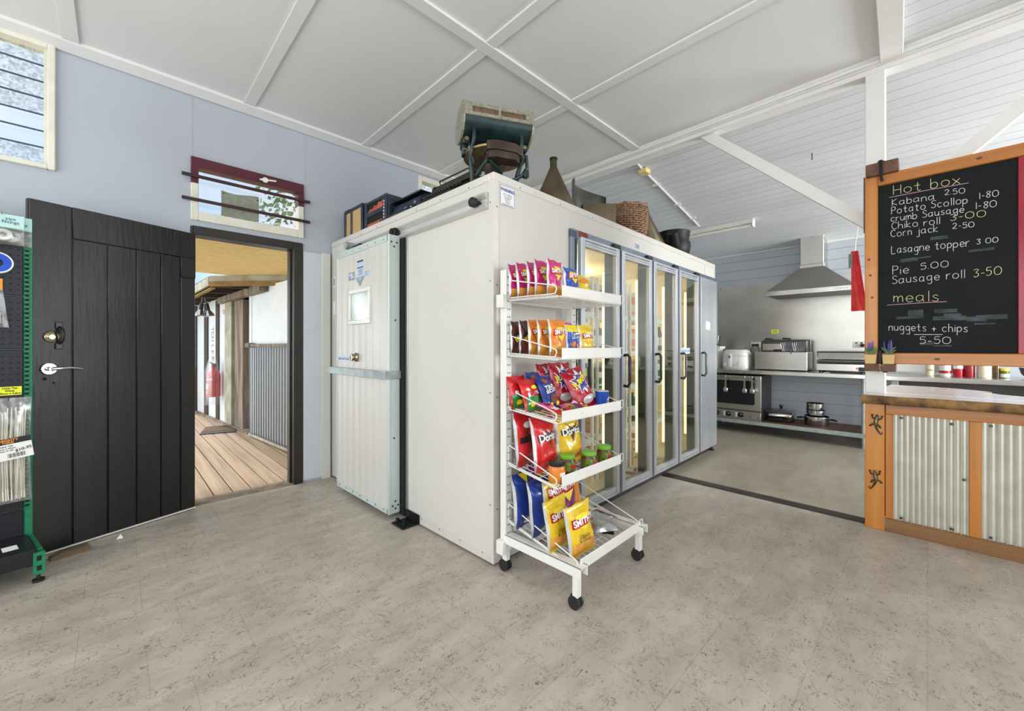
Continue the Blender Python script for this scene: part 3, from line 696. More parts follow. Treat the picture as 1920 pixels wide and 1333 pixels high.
def jug(a, bb, z, r_, h_, m_, lid, label, group=None):
    t = thing('bottle', label, 'bottle', tuple(cw(a, bb, z + .001)), CTH, group)
    p = MB(); p.lathe([(0, 0), (r_ * .95, 0), (r_, .01), (r_, h_ * .62), (r_ * .8, h_ * .72), (r_ * .36, h_ * .86), (r_ * .33, h_ * .93), (0, h_ * .93)], 18); p.mi = 1
    p.lathe([(r_ * 1.01, h_ * .2), (r_ * 1.012, h_ * .55)], 18, caps=False); p.build('body', [m_, 'paper'], t)
    p = MB(); p.lathe([(0, h_ * .925), (r_ * .4, h_ * .925), (r_ * .4, h_), (0, h_)], 14); p.build('cap', lid, t)
mat('ct_beige', (214, 190, 150), .6, var=.06, sc=8); mat('ct_blue', (52, 78, 140), .5, var=.1); mat('ct_orange', (222, 120, 60), .5, var=.1); mat('ct_white', (230, 226, 214), .5, var=.04)
mat('ct_green', (70, 120, 84), .5, var=.1); mat('ct_purple', (92, 78, 130), .4, var=.2, sc=30); mat('bt_amber', (90, 62, 34), .2, var=.1); mat('bt_green', (40, 92, 80), .2, var=.15); mat('bt_milk', (226, 232, 206), .35, var=.04)
A = [.775 + .531 * k for k in range(4)]
g1 = 'beige cartons on the top shelf behind the first door'
for i in range(2): carton(A[0] + .12 + i * .13, .34, 1.44, .12, .22, .2, 'ct_beige', '', 'plain beige carton on the top cool room shelf behind the first glass door', g1)
carton(A[0] + .40, .33, 1.44, .1, .2, .2, 'ct_blue', '', 'blue carton with yellow foot, top shelf behind the first glass door', band='yellow_note')
carton(A[0] + .12, .33, 1.13, .16, .2, .2, 'ct_white', '', 'white carton on the third shelf behind the first glass door')
carton(A[0] + .33, .33, 1.13, .14, .2, .17, 'ct_green', '', 'green carton on the third shelf behind the first glass door')
for i in range(3): carton(A[0] + .10 + i * .14, .32, .83, .12, .2, .21, 'ct_purple', '', 'purple printed packet standing on the second shelf behind the first glass door', 'purple packets behind the first door', 'yellow_note')
jug(A[0] + .13, .30, .46, .06, .26, 'bt_milk', 'lime_lid', 'pale green lidded bottle on the lowest rack shelf behind the first glass door')
carton(A[0] + .30, .32, .46, .12, .2, .22, 'ct_white', '', 'tall white carton on the lowest rack shelf behind the first glass door', band='ct_green')
carton(A[0] + .42, .36, .46, .08, .2, .2, 'ct_orange', '', 'narrow orange carton on the lowest rack shelf behind the first glass door')
carton(A[1] + .1, .33, 1.44, .13, .2, .24, 'ct_beige', '', 'tall beige carton on the top shelf behind the second glass door', band='ct_purple')
carton(A[1] + .37, .34, 1.44, .15, .2, .2, 'ct_white', '', 'white carton with orange stripes, top shelf behind the second glass door', band='ct_orange')
g2 = 'amber bottles behind the second door'
for i in range(4): jug(A[1] + .08 + i * .10, .30, 1.13, .034, .24, 'bt_amber', 'red_can', 'amber bottle with red cap on the third shelf behind the second glass door', g2)
carton(A[1] + .36, .40, 1.13, .14, .12, .2, 'ct_orange', '', 'orange carton at the back of the third shelf behind the second glass door')
carton(A[1] + .15, .33, .83, .2, .2, .16, 'ct_green', '', 'dull green carton on the second shelf behind the second glass door')
carton(A[1] + .38, .33, .83, .12, .2, .2, 'ct_beige', '', 'beige carton on the second shelf behind the second glass door')
carton(A[2] + .16, .33, 1.44, .2, .22, .22, 'ct_beige', '', 'wide beige carton on the top shelf behind the third glass door', band='ct_orange')
carton(A[2] + .37, .33, 1.44, .12, .2, .25, 'ct_orange', '', 'orange carton on the top shelf behind the third glass door')
carton(A[2] + .15, .33, 1.13, .2, .22, .2, 'ct_orange', '', 'wide orange carton on the third shelf behind the third glass door', band='ct_beige')
carton(A[2] + .37, .33, .83, .16, .2, .22, 'ct_beige', '', 'beige carton on the second shelf behind the third glass door', band='ct_white')
g3 = 'green bottles behind the third door'
for i in range(4): jug(A[2] + .08 + i * .10, .32, .46, .042, .27, 'bt_green', 'ct_green', 'dark green bottle on the lowest rack shelf behind the third glass door', g3)
g4 = 'bottles behind the fourth door'
for i in range(4): jug(A[3] + .08 + i * .10, .34, 1.13, .036, .25, 'bt_amber', 'black_plastic', 'amber bottle with black cap on the third shelf behind the fourth glass door', g4)
carton(A[3] + .2, .33, .83, .2, .2, .2, 'ct_green', '', 'dark green carton on the second shelf behind the fourth glass door')
def crate(a, bb, z, w_, d_, h_, label, rz=0):
    t = thing('wooden_crate', label, 'crate', tuple(cw(a, bb, z + .001)), CTH + rz)
    for (x, y) in ((-1, -1), (1, -1), (-1, 1), (1, 1)):
        p = MB(); p.box(x * (w_/2 - .012) - .012, x * (w_/2 - .012) + .012, y * (d_/2 - .012) - .012, y * (d_/2 - .012) + .012, 0, h_, .002); p.build('corner_post', 'crate_wood', t)
    for i in range(3):
        z_ = .01 + i * h_ / 3.1
        for y in (-d_/2 - .008, d_/2): p = MB(); p.box(-w_/2, w_/2, y, y + .008, z_, z_ + h_ * .22, .002); p.build('slat', 'crate_wood', t)
        for x in (-w_/2 - .008, w_/2): p = MB(); p.box(x, x + .008, -d_/2, d_/2, z_, z_ + h_ * .22, .002); p.build('slat', 'crate_wood', t)
    p = MB(); p.box(-w_/2, w_/2, -d_/2, d_/2, 0, .01); p.build('bottom', 'crate_wood', t)
crate(A[1] + .23, .36, .46, .36, .3, .24, 'pale wooden crate on the rack shelf behind the second glass door')
crate(A[1] + .23, .36, .10, .40, .32, .27, 'pale wooden crate on the cool room floor behind the second glass door')
crate(A[2] + .25, .36, .10, .40, .32, .22, 'slatted wooden crate on the cool room floor behind the third glass door')
t = MB(); t.T = M.Rotation(R(20), 4, 'Z'); t.box(-.07, .07, -.05, .05, 0, .02, .003); t.mi = 1; t.box(-.06, .06, -.04, .04, .02, .021)
o = t.build('carton', ['sticker_red', 'paper']); o.location = cw(A[1] + .40, .13, .101); tag(o, 'small flat red and white box lying inside the second glass door', 'box')

# ================================================================ snack stand on castors
st = thing('snack_stand', 'white wire snack display stand on black castors beside the cool room corner', 'display stand', tuple(cw(.31, -.07)), CTH)
SX = -.31; SY = .07    # local = (a + SX, b + SY)
def L_(a, bb, z): return (a + SX, bb + SY, z)
for a, top in ((0, 1.57), (.575, 1.47)):
    p = MB(); p.T = M.Translation((SX, SY, 0)); p.box(a, a + .045, -.092, -.05, .11, top, .003); p.mi = 1
    z = .20
    while z < top - .03:
        for x in (.013, .027): p.box(a + x, a + x + .006, -.0925, -.0918, z, z + .007)
        z += .0415
    p.build('upright', ['wire_white', 'hole'], st)
for z in (.16, 1.40): p = MB(); p.T = M.Translation((SX, SY, 0)); p.box(.045, .575, -.075, -.055, z, z + .05, .002); p.build('back_rail', 'wire_white', st)
for z in (1.37, .10): p = MB(); p.T = M.Translation((SX, SY, 0)); p.box(-.03, 0, -.10, -.05, z, z + .07, .003); p.build('clip', 'wire_white', st)
for a in (-.005, .575):
    p = MB(); p.T = M.Translation((SX, SY, 0))
    p.box(a, a + .055, -.56, -.092, .196, .2); p.box(a, a + .004, -.56, -.092, .155, .2); p.box(a + .051, a + .055, -.56, -.092, .155, .2); p.build('base_arm', 'wire_white', st)
    for y, z1 in ((-.52, .18), (-.072, .14)):
        p = MB(); p.T = M.Translation((SX, SY, 0)); p.box(a + .013, a + .042, y - .015, y + .015, .055, z1, .002); p.build('leg', 'wire_white', st)
        c_ = MB(); c_.T = M.Translation((a + .028 + SX, y + SY + .006, 0)); c_.box(-.012, .012, -.012, .012, .045, .06)
        c_.cyl((-.019, 0, .03), (-.004, 0, .03), .03, n=18); c_.cyl((.004, 0, .03), (.019, 0, .03), .03, n=18); c_.cyl((-.02, 0, .03), (.02, 0, .03), .008, n=8); c_.box(-.006, .006, -.01, .028, .03, .056, .004)
        c_.build('castor', 'rubber', st)
def basket(z0, z1, yb, yf, a0=.0, a1=.575, hi=.10, strip=.05, sa0=.05):
    """z0 height at the back, z1 at the front; wires slope from one to the other"""
    p = MB(); p.T = M.Translation((SX, SY, 0)); r_ = .0025
    zf = lambda y: z0 + (z1 - z0) * (y - yb) / (yf - yb)
    for a in (a0 + .02, a1 + .02):
        p.tube([(a, yb, z0 + hi), (a, yf + .03, z1 + strip), (a, yf + .008, z1 + strip - .008), (a, yf + .003, z1 + strip * .6), (a, yf + .012, z1 + .01), (a, yf + .03, z1 + .008), (a, yb, z0 + .008)], r_ * 1.25, 6)
        p.tube([(a + .004, yb, z0 - .006), (a + .004, yf, z1 - .006)], r_ * 1.25, 6)
        p.tube([(a, yb, z0 + hi), (a, yb, z0)], r_, 6)
    p.tube([(a0 + .02, yb, z0 + hi), (a1 + .02, yb, z0 + hi)], r_, 6)
    n = 15
    for i in range(n): a = a0 + .02 + (a1 - a0) * i / (n - 1); p.tube([(a, yb, z0 + (hi if i % 2 == 0 else .02)), (a, yb, z0), (a, yf, z1)], r_ * .8, 5)
    for i in range(6): y = yb + (yf - yb) * i / 5; p.tube([(a0 + .02, y, zf(y) - .004), (a1 + .02, y, zf(y) - .004)], r_ * .9, 5)
    p.tube([(a1 + .02, yf, z1 + strip), (a1 + .05, yf, z1 + strip), (a1 + .053, yf, z1 + strip * .5), (a1 + .05, yf, z1 + .01), (a1 + .02, yf, z1 + .005)], r_, 6)
    o = p.build('wire_basket', 'wire_white', st)
    q = MB(); q.T = M.Translation((SX, SY, 0)); q.box(a0 + sa0, a1 + .02, yf - .006, yf - .002, z1, z1 + strip, .0015); q.box(a0 + sa0, a1 + .02, yf - .006, yf + .006, z1 - .002, z1); q.build('price_strip', 'white_enamel', o)
SH = [(1.415, 1.410), (1.128, 1.114), (.85, .816), (.56, .512)]
for z0, z1 in SH: basket(z0, z1, -.095, -.412)
basket(.262, .172, -.095, -.53, sa0=.03, hi=.09)

# ================================================================ packets, jars and a tin on the snack stand
def film(n, c, rough=.22, metal=0): return mat(n, c, rough, metal, var=.12, sc=7, bump=.35, bsc=26, coat=.3)
film('film_magenta', (196, 22, 112)); film('film_orange', (226, 128, 30)); film('film_brown', (84, 38, 30)); film('film_blue', (26, 74, 168)); film('film_yellow', (226, 190, 24)); film('film_red', (206, 30, 36))
film('film_crimson', (176, 14, 40)); film('film_navy', (24, 52, 132)); film('film_green', (44, 130, 56)); film('film_purple', (128, 18, 104)); film('film_gold', (222, 138, 34)); film('film_pink', (220, 90, 150)); film('film_lime', (170, 190, 50))
mat('foil', (196, 198, 202), .22, .95, var=.1, sc=9, bump=.9, bsc=24); mat('film_silver', (206, 206, 204), .3, .35, var=.08, sc=12, bump=.3)
mat('print_red', (176, 18, 34), .35, var=.04); mat('print_white', (238, 238, 234), .4, var=.02); mat('print_yellow', (240, 214, 40), .4, var=.04); mat('print_black', (26, 22, 24), .4, var=.05); mat('print_blue', (22, 50, 140), .4, var=.05)
mat('print_chip', (226, 168, 66), .5, c2=(196, 128, 40), sc=24); mat('print_amber', (186, 110, 34), .5, c2=(150, 80, 24), sc=24); mat('print_brown', (110, 60, 30), .5, var=.1); mat('print_green', (60, 150, 60), .4, var=.05)
SHZ = [(1.415, 1.410, -.412), (1.128, 1.114, -.412), (.85, .816, -.412), (.56, .512, -.412), (.262, .172, -.53)]
def shz(k, bb): z0, z1, yf = SHZ[k]; return z0 + (z1 - z0) * (bb + .095) / (yf + .095) + .004
def bag(name, label, w_, h_, d_, base, dec, a, bb, z, lean=8, yaw=0, seed=0, group=None, edge='film_silver', cat='chip packet', roll=0, pinch=.07):
    rr = random.Random(seed + 11); ph = [rr.uniform(0, 6.3) for _ in range(6)]
    def prof(u, v):
        e = 1 - abs(2*u - 1) ** 2.4; t = min(v, 1 - v)
        t = 0 if t < .045 else min(1, (t - .045) / .2)
        return max(0, e) ** .75 * (t * t * (3 - 2*t)) ** .7
    def S(u, v, side=-1, off=0):
        B = prof(u, v)
        wr = (sin(u*9 + ph[0] + v*4) + sin(v*13 + ph[1] - u*5) + .7 * sin((u + v)*17 + ph[2])) * .0022 * min(1, B * 2 + .15)
        y = side * (d_/2 * B * (1.05 if side < 0 else .75) + .0006 + off) + wr
        x = (u - .5) * w_ * (1 - pinch * sin(pi * v) ** .8 + .0 ) + sin(v*7 + ph[3]) * .0015
        zz = v * h_ * (1 - .02 * B) + (.0025 * cos(u * pi * 24) if (v > .99 or v < .01) else 0)
        if v > .9: y += (v - .9) * .12 * sin(u * 3 + ph[4]) * w_
        return (x, y, zz)
    m = MB(); nu, nv = 14, 20
    m.grid(nu, nv, lambda u, v: S(u, v, -1)); m.mi = 1; m.grid(nu, nv, lambda u, v: S(u, v, 1), True)
    for side in (0, 1):   # join front and back along the two long edges
        n0 = len(m.v); vs = []
        for j in range(nv + 1): vs += [S(side, j / nv, -1), S(side, j / nv, 1)]
        m.add(vs, [((2*j, 2*j+1, 2*j+3, 2*j+2) if side == 0 else (2*j, 2*j+2, 2*j+3, 2*j+1)) for j in range(nv)])
    m.mi = 1; m.grid(1, nv, lambda u, v: S(u * .055, v, -1, .0007))                # pale seam down the left edge
    mats = [base, edge]
    def mi(n):
        if n not in mats: mats.append(n)
        return mats.index(n)
    o_ = .0012
    for dd_ in dec:
        o_ += .00045
        if dd_[0] == 'r':
            _, u0, u1, v0, v1, n = dd_[:6]; sk = dd_[6] if len(dd_) > 6 else 0
            m.mi = mi(n); m.grid(8, 6, lambda u, v: S(u0 + (u1 - u0) * u, v0 + (v1 - v0) * v + sk * (u - .5), -1, o_))
        elif dd_[0] == 't':
            _, s_, u0, v0, size, n, bold, rot = dd_; m.mi = mi(n); c_, q_ = cos(R(rot)), sin(R(rot))
            m.text(s_, size, lambda x, y: S(u0 + (x * c_ - y * q_) / w_, v0 + (x * q_ + y * c_) / h_, -1, o_ + .0012), bold)
        elif dd_[0] == 'e':
            _, u0, v0, ru, rv, n = dd_; m.mi = mi(n); K = 18
            vs = [S(u0, v0, -1, o_)] + [S(u0 + ru * f * cos(2*pi*i/K), v0 + rv * f * sin(2*pi*i/K), -1, o_) for f in (.5, 1) for i in range(K)]
            m.add(vs, [(0, 1 + i, 1 + (i+1) % K) for i in range(K)] + [(1 + i, 1 + K + i, 1 + K + (i+1) % K, 1 + (i+1) % K) for i in range(K)])
        elif dd_[0] == 'p':
            _, pts, n = dd_; m.mi = mi(n); k_ = len(pts); cx = sum(p[0] for p in pts) / k_; cy = sum(p[1] for p in pts) / k_
            vs = [S(cx, cy, -1, o_)] + [S(cx + (p[0] - cx) * f, cy + (p[1] - cy) * f, -1, o_) for f in (.5, 1) for p in pts]
            m.add(vs, [(0, 1 + i, 1 + (i+1) % k_) for i in range(k_)] + [(1 + i, 1 + k_ + i, 1 + k_ + (i+1) % k_, 1 + (i+1) % k_) for i in range(k_)])
    o = m.build(name, mats, None, 60); o.location = cw(a, bb, z); o.rotation_euler = (R(-lean), R(roll), CTH + R(yaw))
    return tag(o, label, cat, group)
def smiths(w_, sub=None, v=.66, chip='print_chip', tri='print_yellow'):
    d_ = [('r', .07, .99, .05, .30, chip), ('p', [(.22, v - .05), (.86, v - .05), (.54, v - .26)], tri), ('r', .12, .93, v - .09, v + .09, 'print_red', .05), ('e', .53, v + .09, .28, .05, tri),
          ('t', "SMITH'S", .525, v, w_ * .215, 'print_white', .03, 5)]
    if sub: d_ += [('t', sub[0], .5, v - .30, w_ * .13, 'print_brown', .01, 0), ('t', sub[1], .5, v - .37, w_ * .13, 'print_brown', .01, 0)]
    return d_
OR5 = ('rearmost', 'second from the back', 'third from the back', 'fourth from the back', 'front')
# top shelf
for i, (bb, a) in enumerate(((-.105, .075), (-.15, .085), (-.215, .085), (-.265, .09), (-.335, .095))):
    bag('chip_packet', 'magenta chip packet, %s of five on the top stand shelf' % OR5[i], .135, .18 + .004 * (i % 2), .036, 'film_magenta', smiths(.135, v=.70), a, bb, shz(0, bb), 2, 4 + 2 * (i % 3), i, 'magenta packets on the top stand shelf', roll=(-3, -3, 0, 0, 2)[i])
bag('chip_packet', 'blue chip packet slumped beside the magenta packets on the top stand shelf', .13, .16, .05, 'film_blue', smiths(.13, v=.74), .235, -.335, shz(0, -.33), 4, 2, 21)
bag('chip_packet', 'crumpled yellow and green packet on the top stand shelf, right of the blue one', .13, .145, .06, 'film_yellow', [('p', [(.55, .5), (.98, .72), (.98, .98), (.7, .9)], 'print_white'), ('p', [(.62, .5), (.98, .62), (.98, .86)], 'film_green'), ('e', .3, .7, .2, .1, 'film_gold')], .36, -.33, shz(0, -.33), 12, 0, 22, roll=6)
# second shelf
burg = [('r', .15, .85, .46, .72, 'print_black', .12), ('t', 'BURG', .5, .59, .038, 'print_yellow', .03, 40), ('e', .6, .22, .3, .13, 'print_amber')]
bag('snack_packet', 'dark brown snack packet with yellow lettering, rearmost on the second stand shelf', .13, .17, .036, 'film_brown', burg, .075, -.11, shz(1, -.11), 2, 4, 31, 'brown packets on the second stand shelf', cat='snack packet')
bag('snack_packet', 'dark brown snack packet with yellow lettering, just in front of its rearmost twin', .13, .175, .036, 'film_brown', burg, .085, -.165, shz(1, -.165), 3, 5, 32, 'brown packets on the second stand shelf', cat='snack packet')
for i, (bb, a) in enumerate(((-.225, .09), (-.28, .10), (-.345, .11))):
    bag('chip_packet', 'orange chip packet, %s of the three orange ones on the second stand shelf' % ('rearmost', 'middle', 'front')[i], .14, .18, .036, 'film_orange', smiths(.14, v=.68), a, bb, shz(1, bb), 3, 6 - 2 * i, 33 + i, 'orange packets on the second stand shelf', roll=(0, 0, 1)[i])
bag('snack_packet', 'blue snack packet with yellow top on the second stand shelf beside the orange ones', .115, .165, .046, 'film_blue', [('r', .06, .99, .76, .98, 'print_yellow'), ('r', .22, .85, .56, .72, 'print_white', .06), ('t', 'Rings', .53, .64, .034, 'print_blue', .02, 6), ('e', .3, .36, .12, .08, 'film_orange'), ('e', .66, .30, .12, .08, 'film_orange'), ('e', .45, .16, .12, .08, 'film_orange')], .25, -.335, shz(1, -.335), 5, 0, 41, cat='snack packet')
bag('chip_packet', 'yellow chip packet with red band, right end of the second stand shelf', .13, .165, .052, 'film_yellow', smiths(.13, v=.66), .36, -.345, shz(1, -.345), 5, -2, 42)
bag('chip_packet', 'yellow packet with a pink top, behind the yellow chip packet on the second stand shelf', .12, .18, .04, 'film_yellow', [('r', .06, .99, .82, .99, 'film_pink')], .31, -.25, shz(1, -.25), 4, 0, 43)
# third shelf
lol = [('r', .06, .99, .02, .44, 'film_green'), ('p', [(.2, .38), (.85, .5), (.85, .66), (.2, .56)], 'print_white'), ('t', 'Mix', .5, .52, .035, 'print_red', .02, 10), ('e', .35, .2, .14, .08, 'print_yellow'), ('e', .68, .16, .14, .07, 'film_pink'), ('e', .6, .72, .2, .06, 'print_yellow')]
bag('lolly_bag', 'red and green lolly bag against the left upright on the third stand shelf', .15, .17, .04, 'film_red', lol, .06, -.14, shz(2, -.14), 12, 6, 51, 'lolly bags on the third stand shelf', edge='film_red', cat='lolly bag')
bag('lolly_bag', 'red and green lolly bag in front of its twin on the third stand shelf', .15, .17, .04, 'film_red', lol, .09, -.215, shz(2, -.215), 20, 4, 52, 'lolly bags on the third stand shelf', edge='film_red', cat='lolly bag')
ted = [('e', .35, .84, .14, .07, 'print_amber'), ('t', 'TINY', .5, .64, .036, 'print_white', .03, 8), ('t', 'BISCUITS', .52, .53, .024, 'print_white', .03, 8), ('e', .58, .3, .3, .13, 'print_brown'), ('e', .3, .14, .14, .07, 'print_yellow'), ('e', .72, .16, .1, .06, 'print_yellow')]
bag('biscuit_bag', 'blue biscuit bag, rear one of the two on the third stand shelf', .14, .19, .045, 'film_navy', ted, .19, -.16, shz(2, -.16), 14, 6, 53, 'blue biscuit bags on the third stand shelf', edge='film_navy', cat='biscuit bag')
bag('biscuit_bag', 'blue biscuit bag leaning in front of the other blue one, third stand shelf', .145, .19, .045, 'film_navy', ted, .20, -.25, shz(2, -.25), 24, 6, 54, 'blue biscuit bags on the third stand shelf', edge='film_navy', cat='biscuit bag')
def star(cx, cy, r0, r1, n, rot=0): return [(cx + (r0 if i % 2 else r1) * cos(pi * i / n + rot), cy + (r0 if i % 2 else r1) * .75 * sin(pi * i / n + rot)) for i in range(2 * n)]
chk = [('p', star(.52, .66, .26, .44, 9), 'print_white'), ('p', star(.52, .66, .22, .39, 9), 'print_blue'), ('t', 'JUMPY', .52, .68, .044, 'print_yellow', .04, 14), ('e', .55, .2, .3, .1, 'film_silver')]
bag('snack_bag', 'crimson snack bag with a blue star, rearmost of the three', .15, .225, .05, 'film_crimson', chk, .30, -.135, shz(2, -.135), 8, -4, 55, 'crimson snack bags on the third stand shelf', edge='film_crimson', cat='snack bag')
bag('snack_bag', 'crimson snack bag with a blue star, middle one of the three', .155, .24, .055, 'film_crimson', chk, .34, -.205, shz(2, -.205), 10, -12, 56, 'crimson snack bags on the third stand shelf', edge='film_crimson', cat='snack bag')
bag('snack_bag', 'crimson snack bag with a blue star, front one tilted to the right', .165, .235, .065, 'film_crimson', chk, .43, -.31, shz(2, -.31), 20, -6, 57, 'crimson snack bags on the third stand shelf', edge='film_crimson', cat='snack bag', roll=-16)
for i, (a, bb, n, m2, yw, l_) in enumerate(((.14, -.345, 'film_red', 'print_white', 10, 'red'), (.24, -.34, 'film_pink', 'film_lime', -12, 'pink'), (.15, -.285, 'film_pink', 'print_red', 20, 'pink and red'), (.30, -.375, 'film_lime', 'film_red', -30, 'lime green'), (.235, -.395, 'film_red', 'film_green', 8, 'red and green'), (.33, -.33, 'film_purple', 'print_white', 18, 'purple'))):
    bag('sweet_packet', 'small %s sweet packet lying flat near the front of the third stand shelf' % l_, .075, .10, .022, n, [('r', .15, .85, .4, .7, m2), ('e', .5, .22, .2, .08, 'print_yellow')], a, bb - .02, shz(2, bb) + .012 + .005 * (i % 3), 80, yw, 60 + i, edge=n, cat='sweet packet')
t = thing('snack_tin', 'small blue snack tin with foil lid at the right end of the third stand shelf', 'tin', tuple(cw(.512, -.345, shz(2, -.345))), CTH + R(8))
p = MB(); p.lathe([(0, 0), (.037, 0), (.0375, .003), (.0375, .088), (.039, .09), (.039, .094)], 28, caps=False); p.mi = 1; p.lathe([(.0377, .002), (.0377, .022)], 28, caps=False); p.mi = 2
K = 20; cc = lambda th, z: (.0379 * sin(th), -.0379 * cos(th), z)
p.add([cc(.15, .042)] + [cc(.15 + .5 * cos(2*pi*i/K), .042 + .018 * sin(2*pi*i/K)) for i in range(K)], [(0, 1 + i, 1 + (i + 1) % K) for i in range(K)]); p.build('can', ['film_blue', 'film_pink', 'print_white'], t)
p = MB(); p.lathe([(.039, .092), (.0385, .096), (.034, .093), (0, .093)], 28); p.build('foil_lid', 'film_silver', t)
# fourth shelf
def corn(w_, u=.54, v=.62): return [('p', [(u - .30, v + .2), (u, v + .08), (u + .28, v + .2), (u, v - .22)], 'print_amber'), ('p', [(u - .25, v + .17), (u, v + .06), (u + .23, v + .17), (u, v - .17)], 'print_black'), ('r', .12, .95, v - .055, v + .055, 'print_black', .03), ('t', 'Doritos', u, v, w_ * .25, 'print_white', .03, 3), ('p', [(.5, .06), (.98, .08), (.86, .36)], 'print_amber'), ('p', [(.66, .2), (.99, .22), (.9, .42)], 'print_chip')]
bag('corn_chip_bag', 'red corn chip bag, rear one at the left of the fourth stand shelf', .19, .28, .06, 'film_red', [('e', .5, .76, .22, .06, 'print_white')] + corn(.19, .6, .5)[:3], .09, -.155, shz(3, -.155), 6, 10, 71, 'red corn chip bags on the fourth stand shelf', cat='chip packet')
bag('corn_chip_bag', 'red corn chip bag, front one at the left of the fourth stand shelf', .205, .275, .065, 'film_red', corn(.205), .135, -.255, shz(3, -.255), 8, 4, 72, 'red corn chip bags on the fourth stand shelf', cat='chip packet')
bag('corn_chip_bag', 'yellow corn chip bag standing behind the front yellow one, fourth stand shelf', .19, .27, .06, 'film_yellow', corn(.19), .29, -.17, shz(3, -.17), 6, -4, 73, 'yellow corn chip bags on the fourth stand shelf', cat='chip packet')
bag('corn_chip_bag', 'yellow corn chip bag, front one in the middle of the fourth stand shelf', .205, .275, .065, 'film_yellow', corn(.205), .335, -.255, shz(3, -.255), 8, -6, 74, 'yellow corn chip bags on the fourth stand shelf', cat='chip packet')
bag('corn_chip_bag', 'brown and orange corn chip bag behind the yellow ones on the fourth stand shelf', .2, .28, .06, 'film_gold', [('r', .06, .99, .74, .98, 'film_brown'), ('p', [(.4, .2), (.98, .3), (.8, .6)], 'print_amber'), ('t', 'CORN', .5, .66, .05, 'print_white', .03, 6)], .45, -.16, shz(3, -.16), 6, -10, 75, cat='chip packet')
mat('salsa', (96, 40, 26), .3, c2=(70, 50, 22), sc=40); mat('queso', (206, 120, 50), .3, var=.05); mat('jar_label', (120, 150, 40), .4, c2=(60, 70, 26), sc=60)
def jar(a, bb, body, lid, label, group=None, dz=0):
    t = thing('sauce_jar', label, 'jar', tuple(cw(a, bb, shz(3, bb) + dz)), CTH, group)
    p = MB(); p.lathe([(0, 0), (.036, 0), (.04, .005), (.041, .02), (.041, .062), (.036, .074), (.034, .078), (0, .078)], 26); p.mi = 1; p.lathe([(.0415, .016), (.0418, .022), (.0418, .055), (.0415, .06)], 26, caps=False)
    p.mi = 2; p.add([(.0422 * sin(th), -.0422 * cos(th), z) for z in (.03, .048) for th in (-.5, -.2, .1, .4)], [(i, i + 1, i + 5, i + 4) for i in range(3)])
    p.build('glass_body', [body, 'jar_label' if body == 'salsa' else 'film_orange', 'print_red' if body == 'salsa' else 'print_white'], t)
    p = MB(); p.lathe([(.037, .076), (.0385, .078), (.0385, .092), (.036, .095), (0, .095)], 26); p.build('lid', lid, t)
g = 'green lidded jars on the fourth stand shelf'
jar(.075, -.365, 'queso', 'black_plastic', 'jar of orange dip with a black lid on the fourth stand shelf')
jar(.20, -.335, 'salsa', 'lime_lid', 'green lidded sauce jar, left one, next to the black lidded jar', g)
jar(.345, -.368, 'salsa', 'lime_lid', 'green lidded sauce jar, middle one of three on the fourth stand shelf', g)
jar(.51, -.36, 'salsa', 'lime_lid', 'green lidded sauce jar at the right end of the fourth stand shelf', g)
# bottom shelf
bag('chip_packet', 'large blue chip bag, rear one at the left of the bottom stand shelf', .19, .27, .06, 'film_navy', [('e', .6, .1, .25, .07, 'print_white'), ('p', [(.3, .98), (.7, .98), (.5, .8)], 'print_yellow')], .075, -.165, shz(4, -.165), 6, 6, 81, 'blue chip bags on the bottom stand shelf')
bag('chip_packet', 'large blue chip bag, front one at the left of the bottom stand shelf', .19, .27, .06, 'film_navy', [('e', .6, .1, .25, .07, 'print_white'), ('t', '0', .75, .42, .03, 'print_white', .01, 0)], .095, -.26, shz(4, -.26), 7, 6, 82, 'blue chip bags on the bottom stand shelf')
bag('chip_packet', 'purple chip bag behind the blue ones on the bottom stand shelf', .19, .31, .055, 'film_purple', smiths(.19), .215, -.145, shz(4, -.145), 5, 0, 83, 'purple chip bags on the bottom stand shelf')
bag('chip_packet', 'purple chip bag with a red band, in the middle of the bottom stand shelf', .19, .30, .055, 'film_purple', smiths(.19, v=.66), .255, -.285, shz(4, -.235), 6, -4, 84, 'purple chip bags on the bottom stand shelf')
bag('chip_packet', 'yellow chip bag half hidden between the purple bag and the front yellow bags', .18, .27, .05, 'film_yellow', smiths(.18, v=.82), .165, -.30, shz(4, -.325), 7, 0, 85)
bag('chip_packet', 'yellow chip bag, left one of the front pair on the bottom stand shelf', .185, .232, .055, 'film_yellow', smiths(.185, ('Cheese', '& Onion'), .70), .075, -.385, shz(4, -.385), 9, 2, 86, 'front yellow chip bags')
bag('chip_packet', 'yellow chip bag right at the front of the bottom stand shelf', .19, .235, .06, 'film_yellow', smiths(.19, ('Cheese', '& Onion'), .70), .135, -.475, shz(4, -.475), 8, -4, 87, 'front yellow chip bags', roll=-3)
bag('chip_packet', 'orange gold chip bag at the right of the bottom stand shelf', .20, .32, .06, 'film_gold', smiths(.20, v=.70), .375, -.225, shz(4, -.255), 8, -8, 88)
bag('foil_packet', 'crumpled silver foil packet lying at the front right of the bottom stand shelf', .15, .2, .05, 'foil', [], .47, -.45, shz(4, -.45) + .022, 84, 70, 89, edge='foil', cat='foil packet')
bag('foil_packet', 'flat silver and purple packet lying behind the crumpled foil one', .14, .2, .03, 'foil', [('r', .1, .95, .02, .3, 'film_purple')], .545, -.36, shz(4, -.36) + .016, 84, 84, 90, edge='foil', cat='foil packet')
bag('foil_packet', 'small black packet under the foil ones on the bottom stand shelf', .12, .16, .02, 'black_plastic', [], .43, -.46, shz(4, -.46) + .012, 84, 40, 91, edge='black_plastic', cat='foil packet')

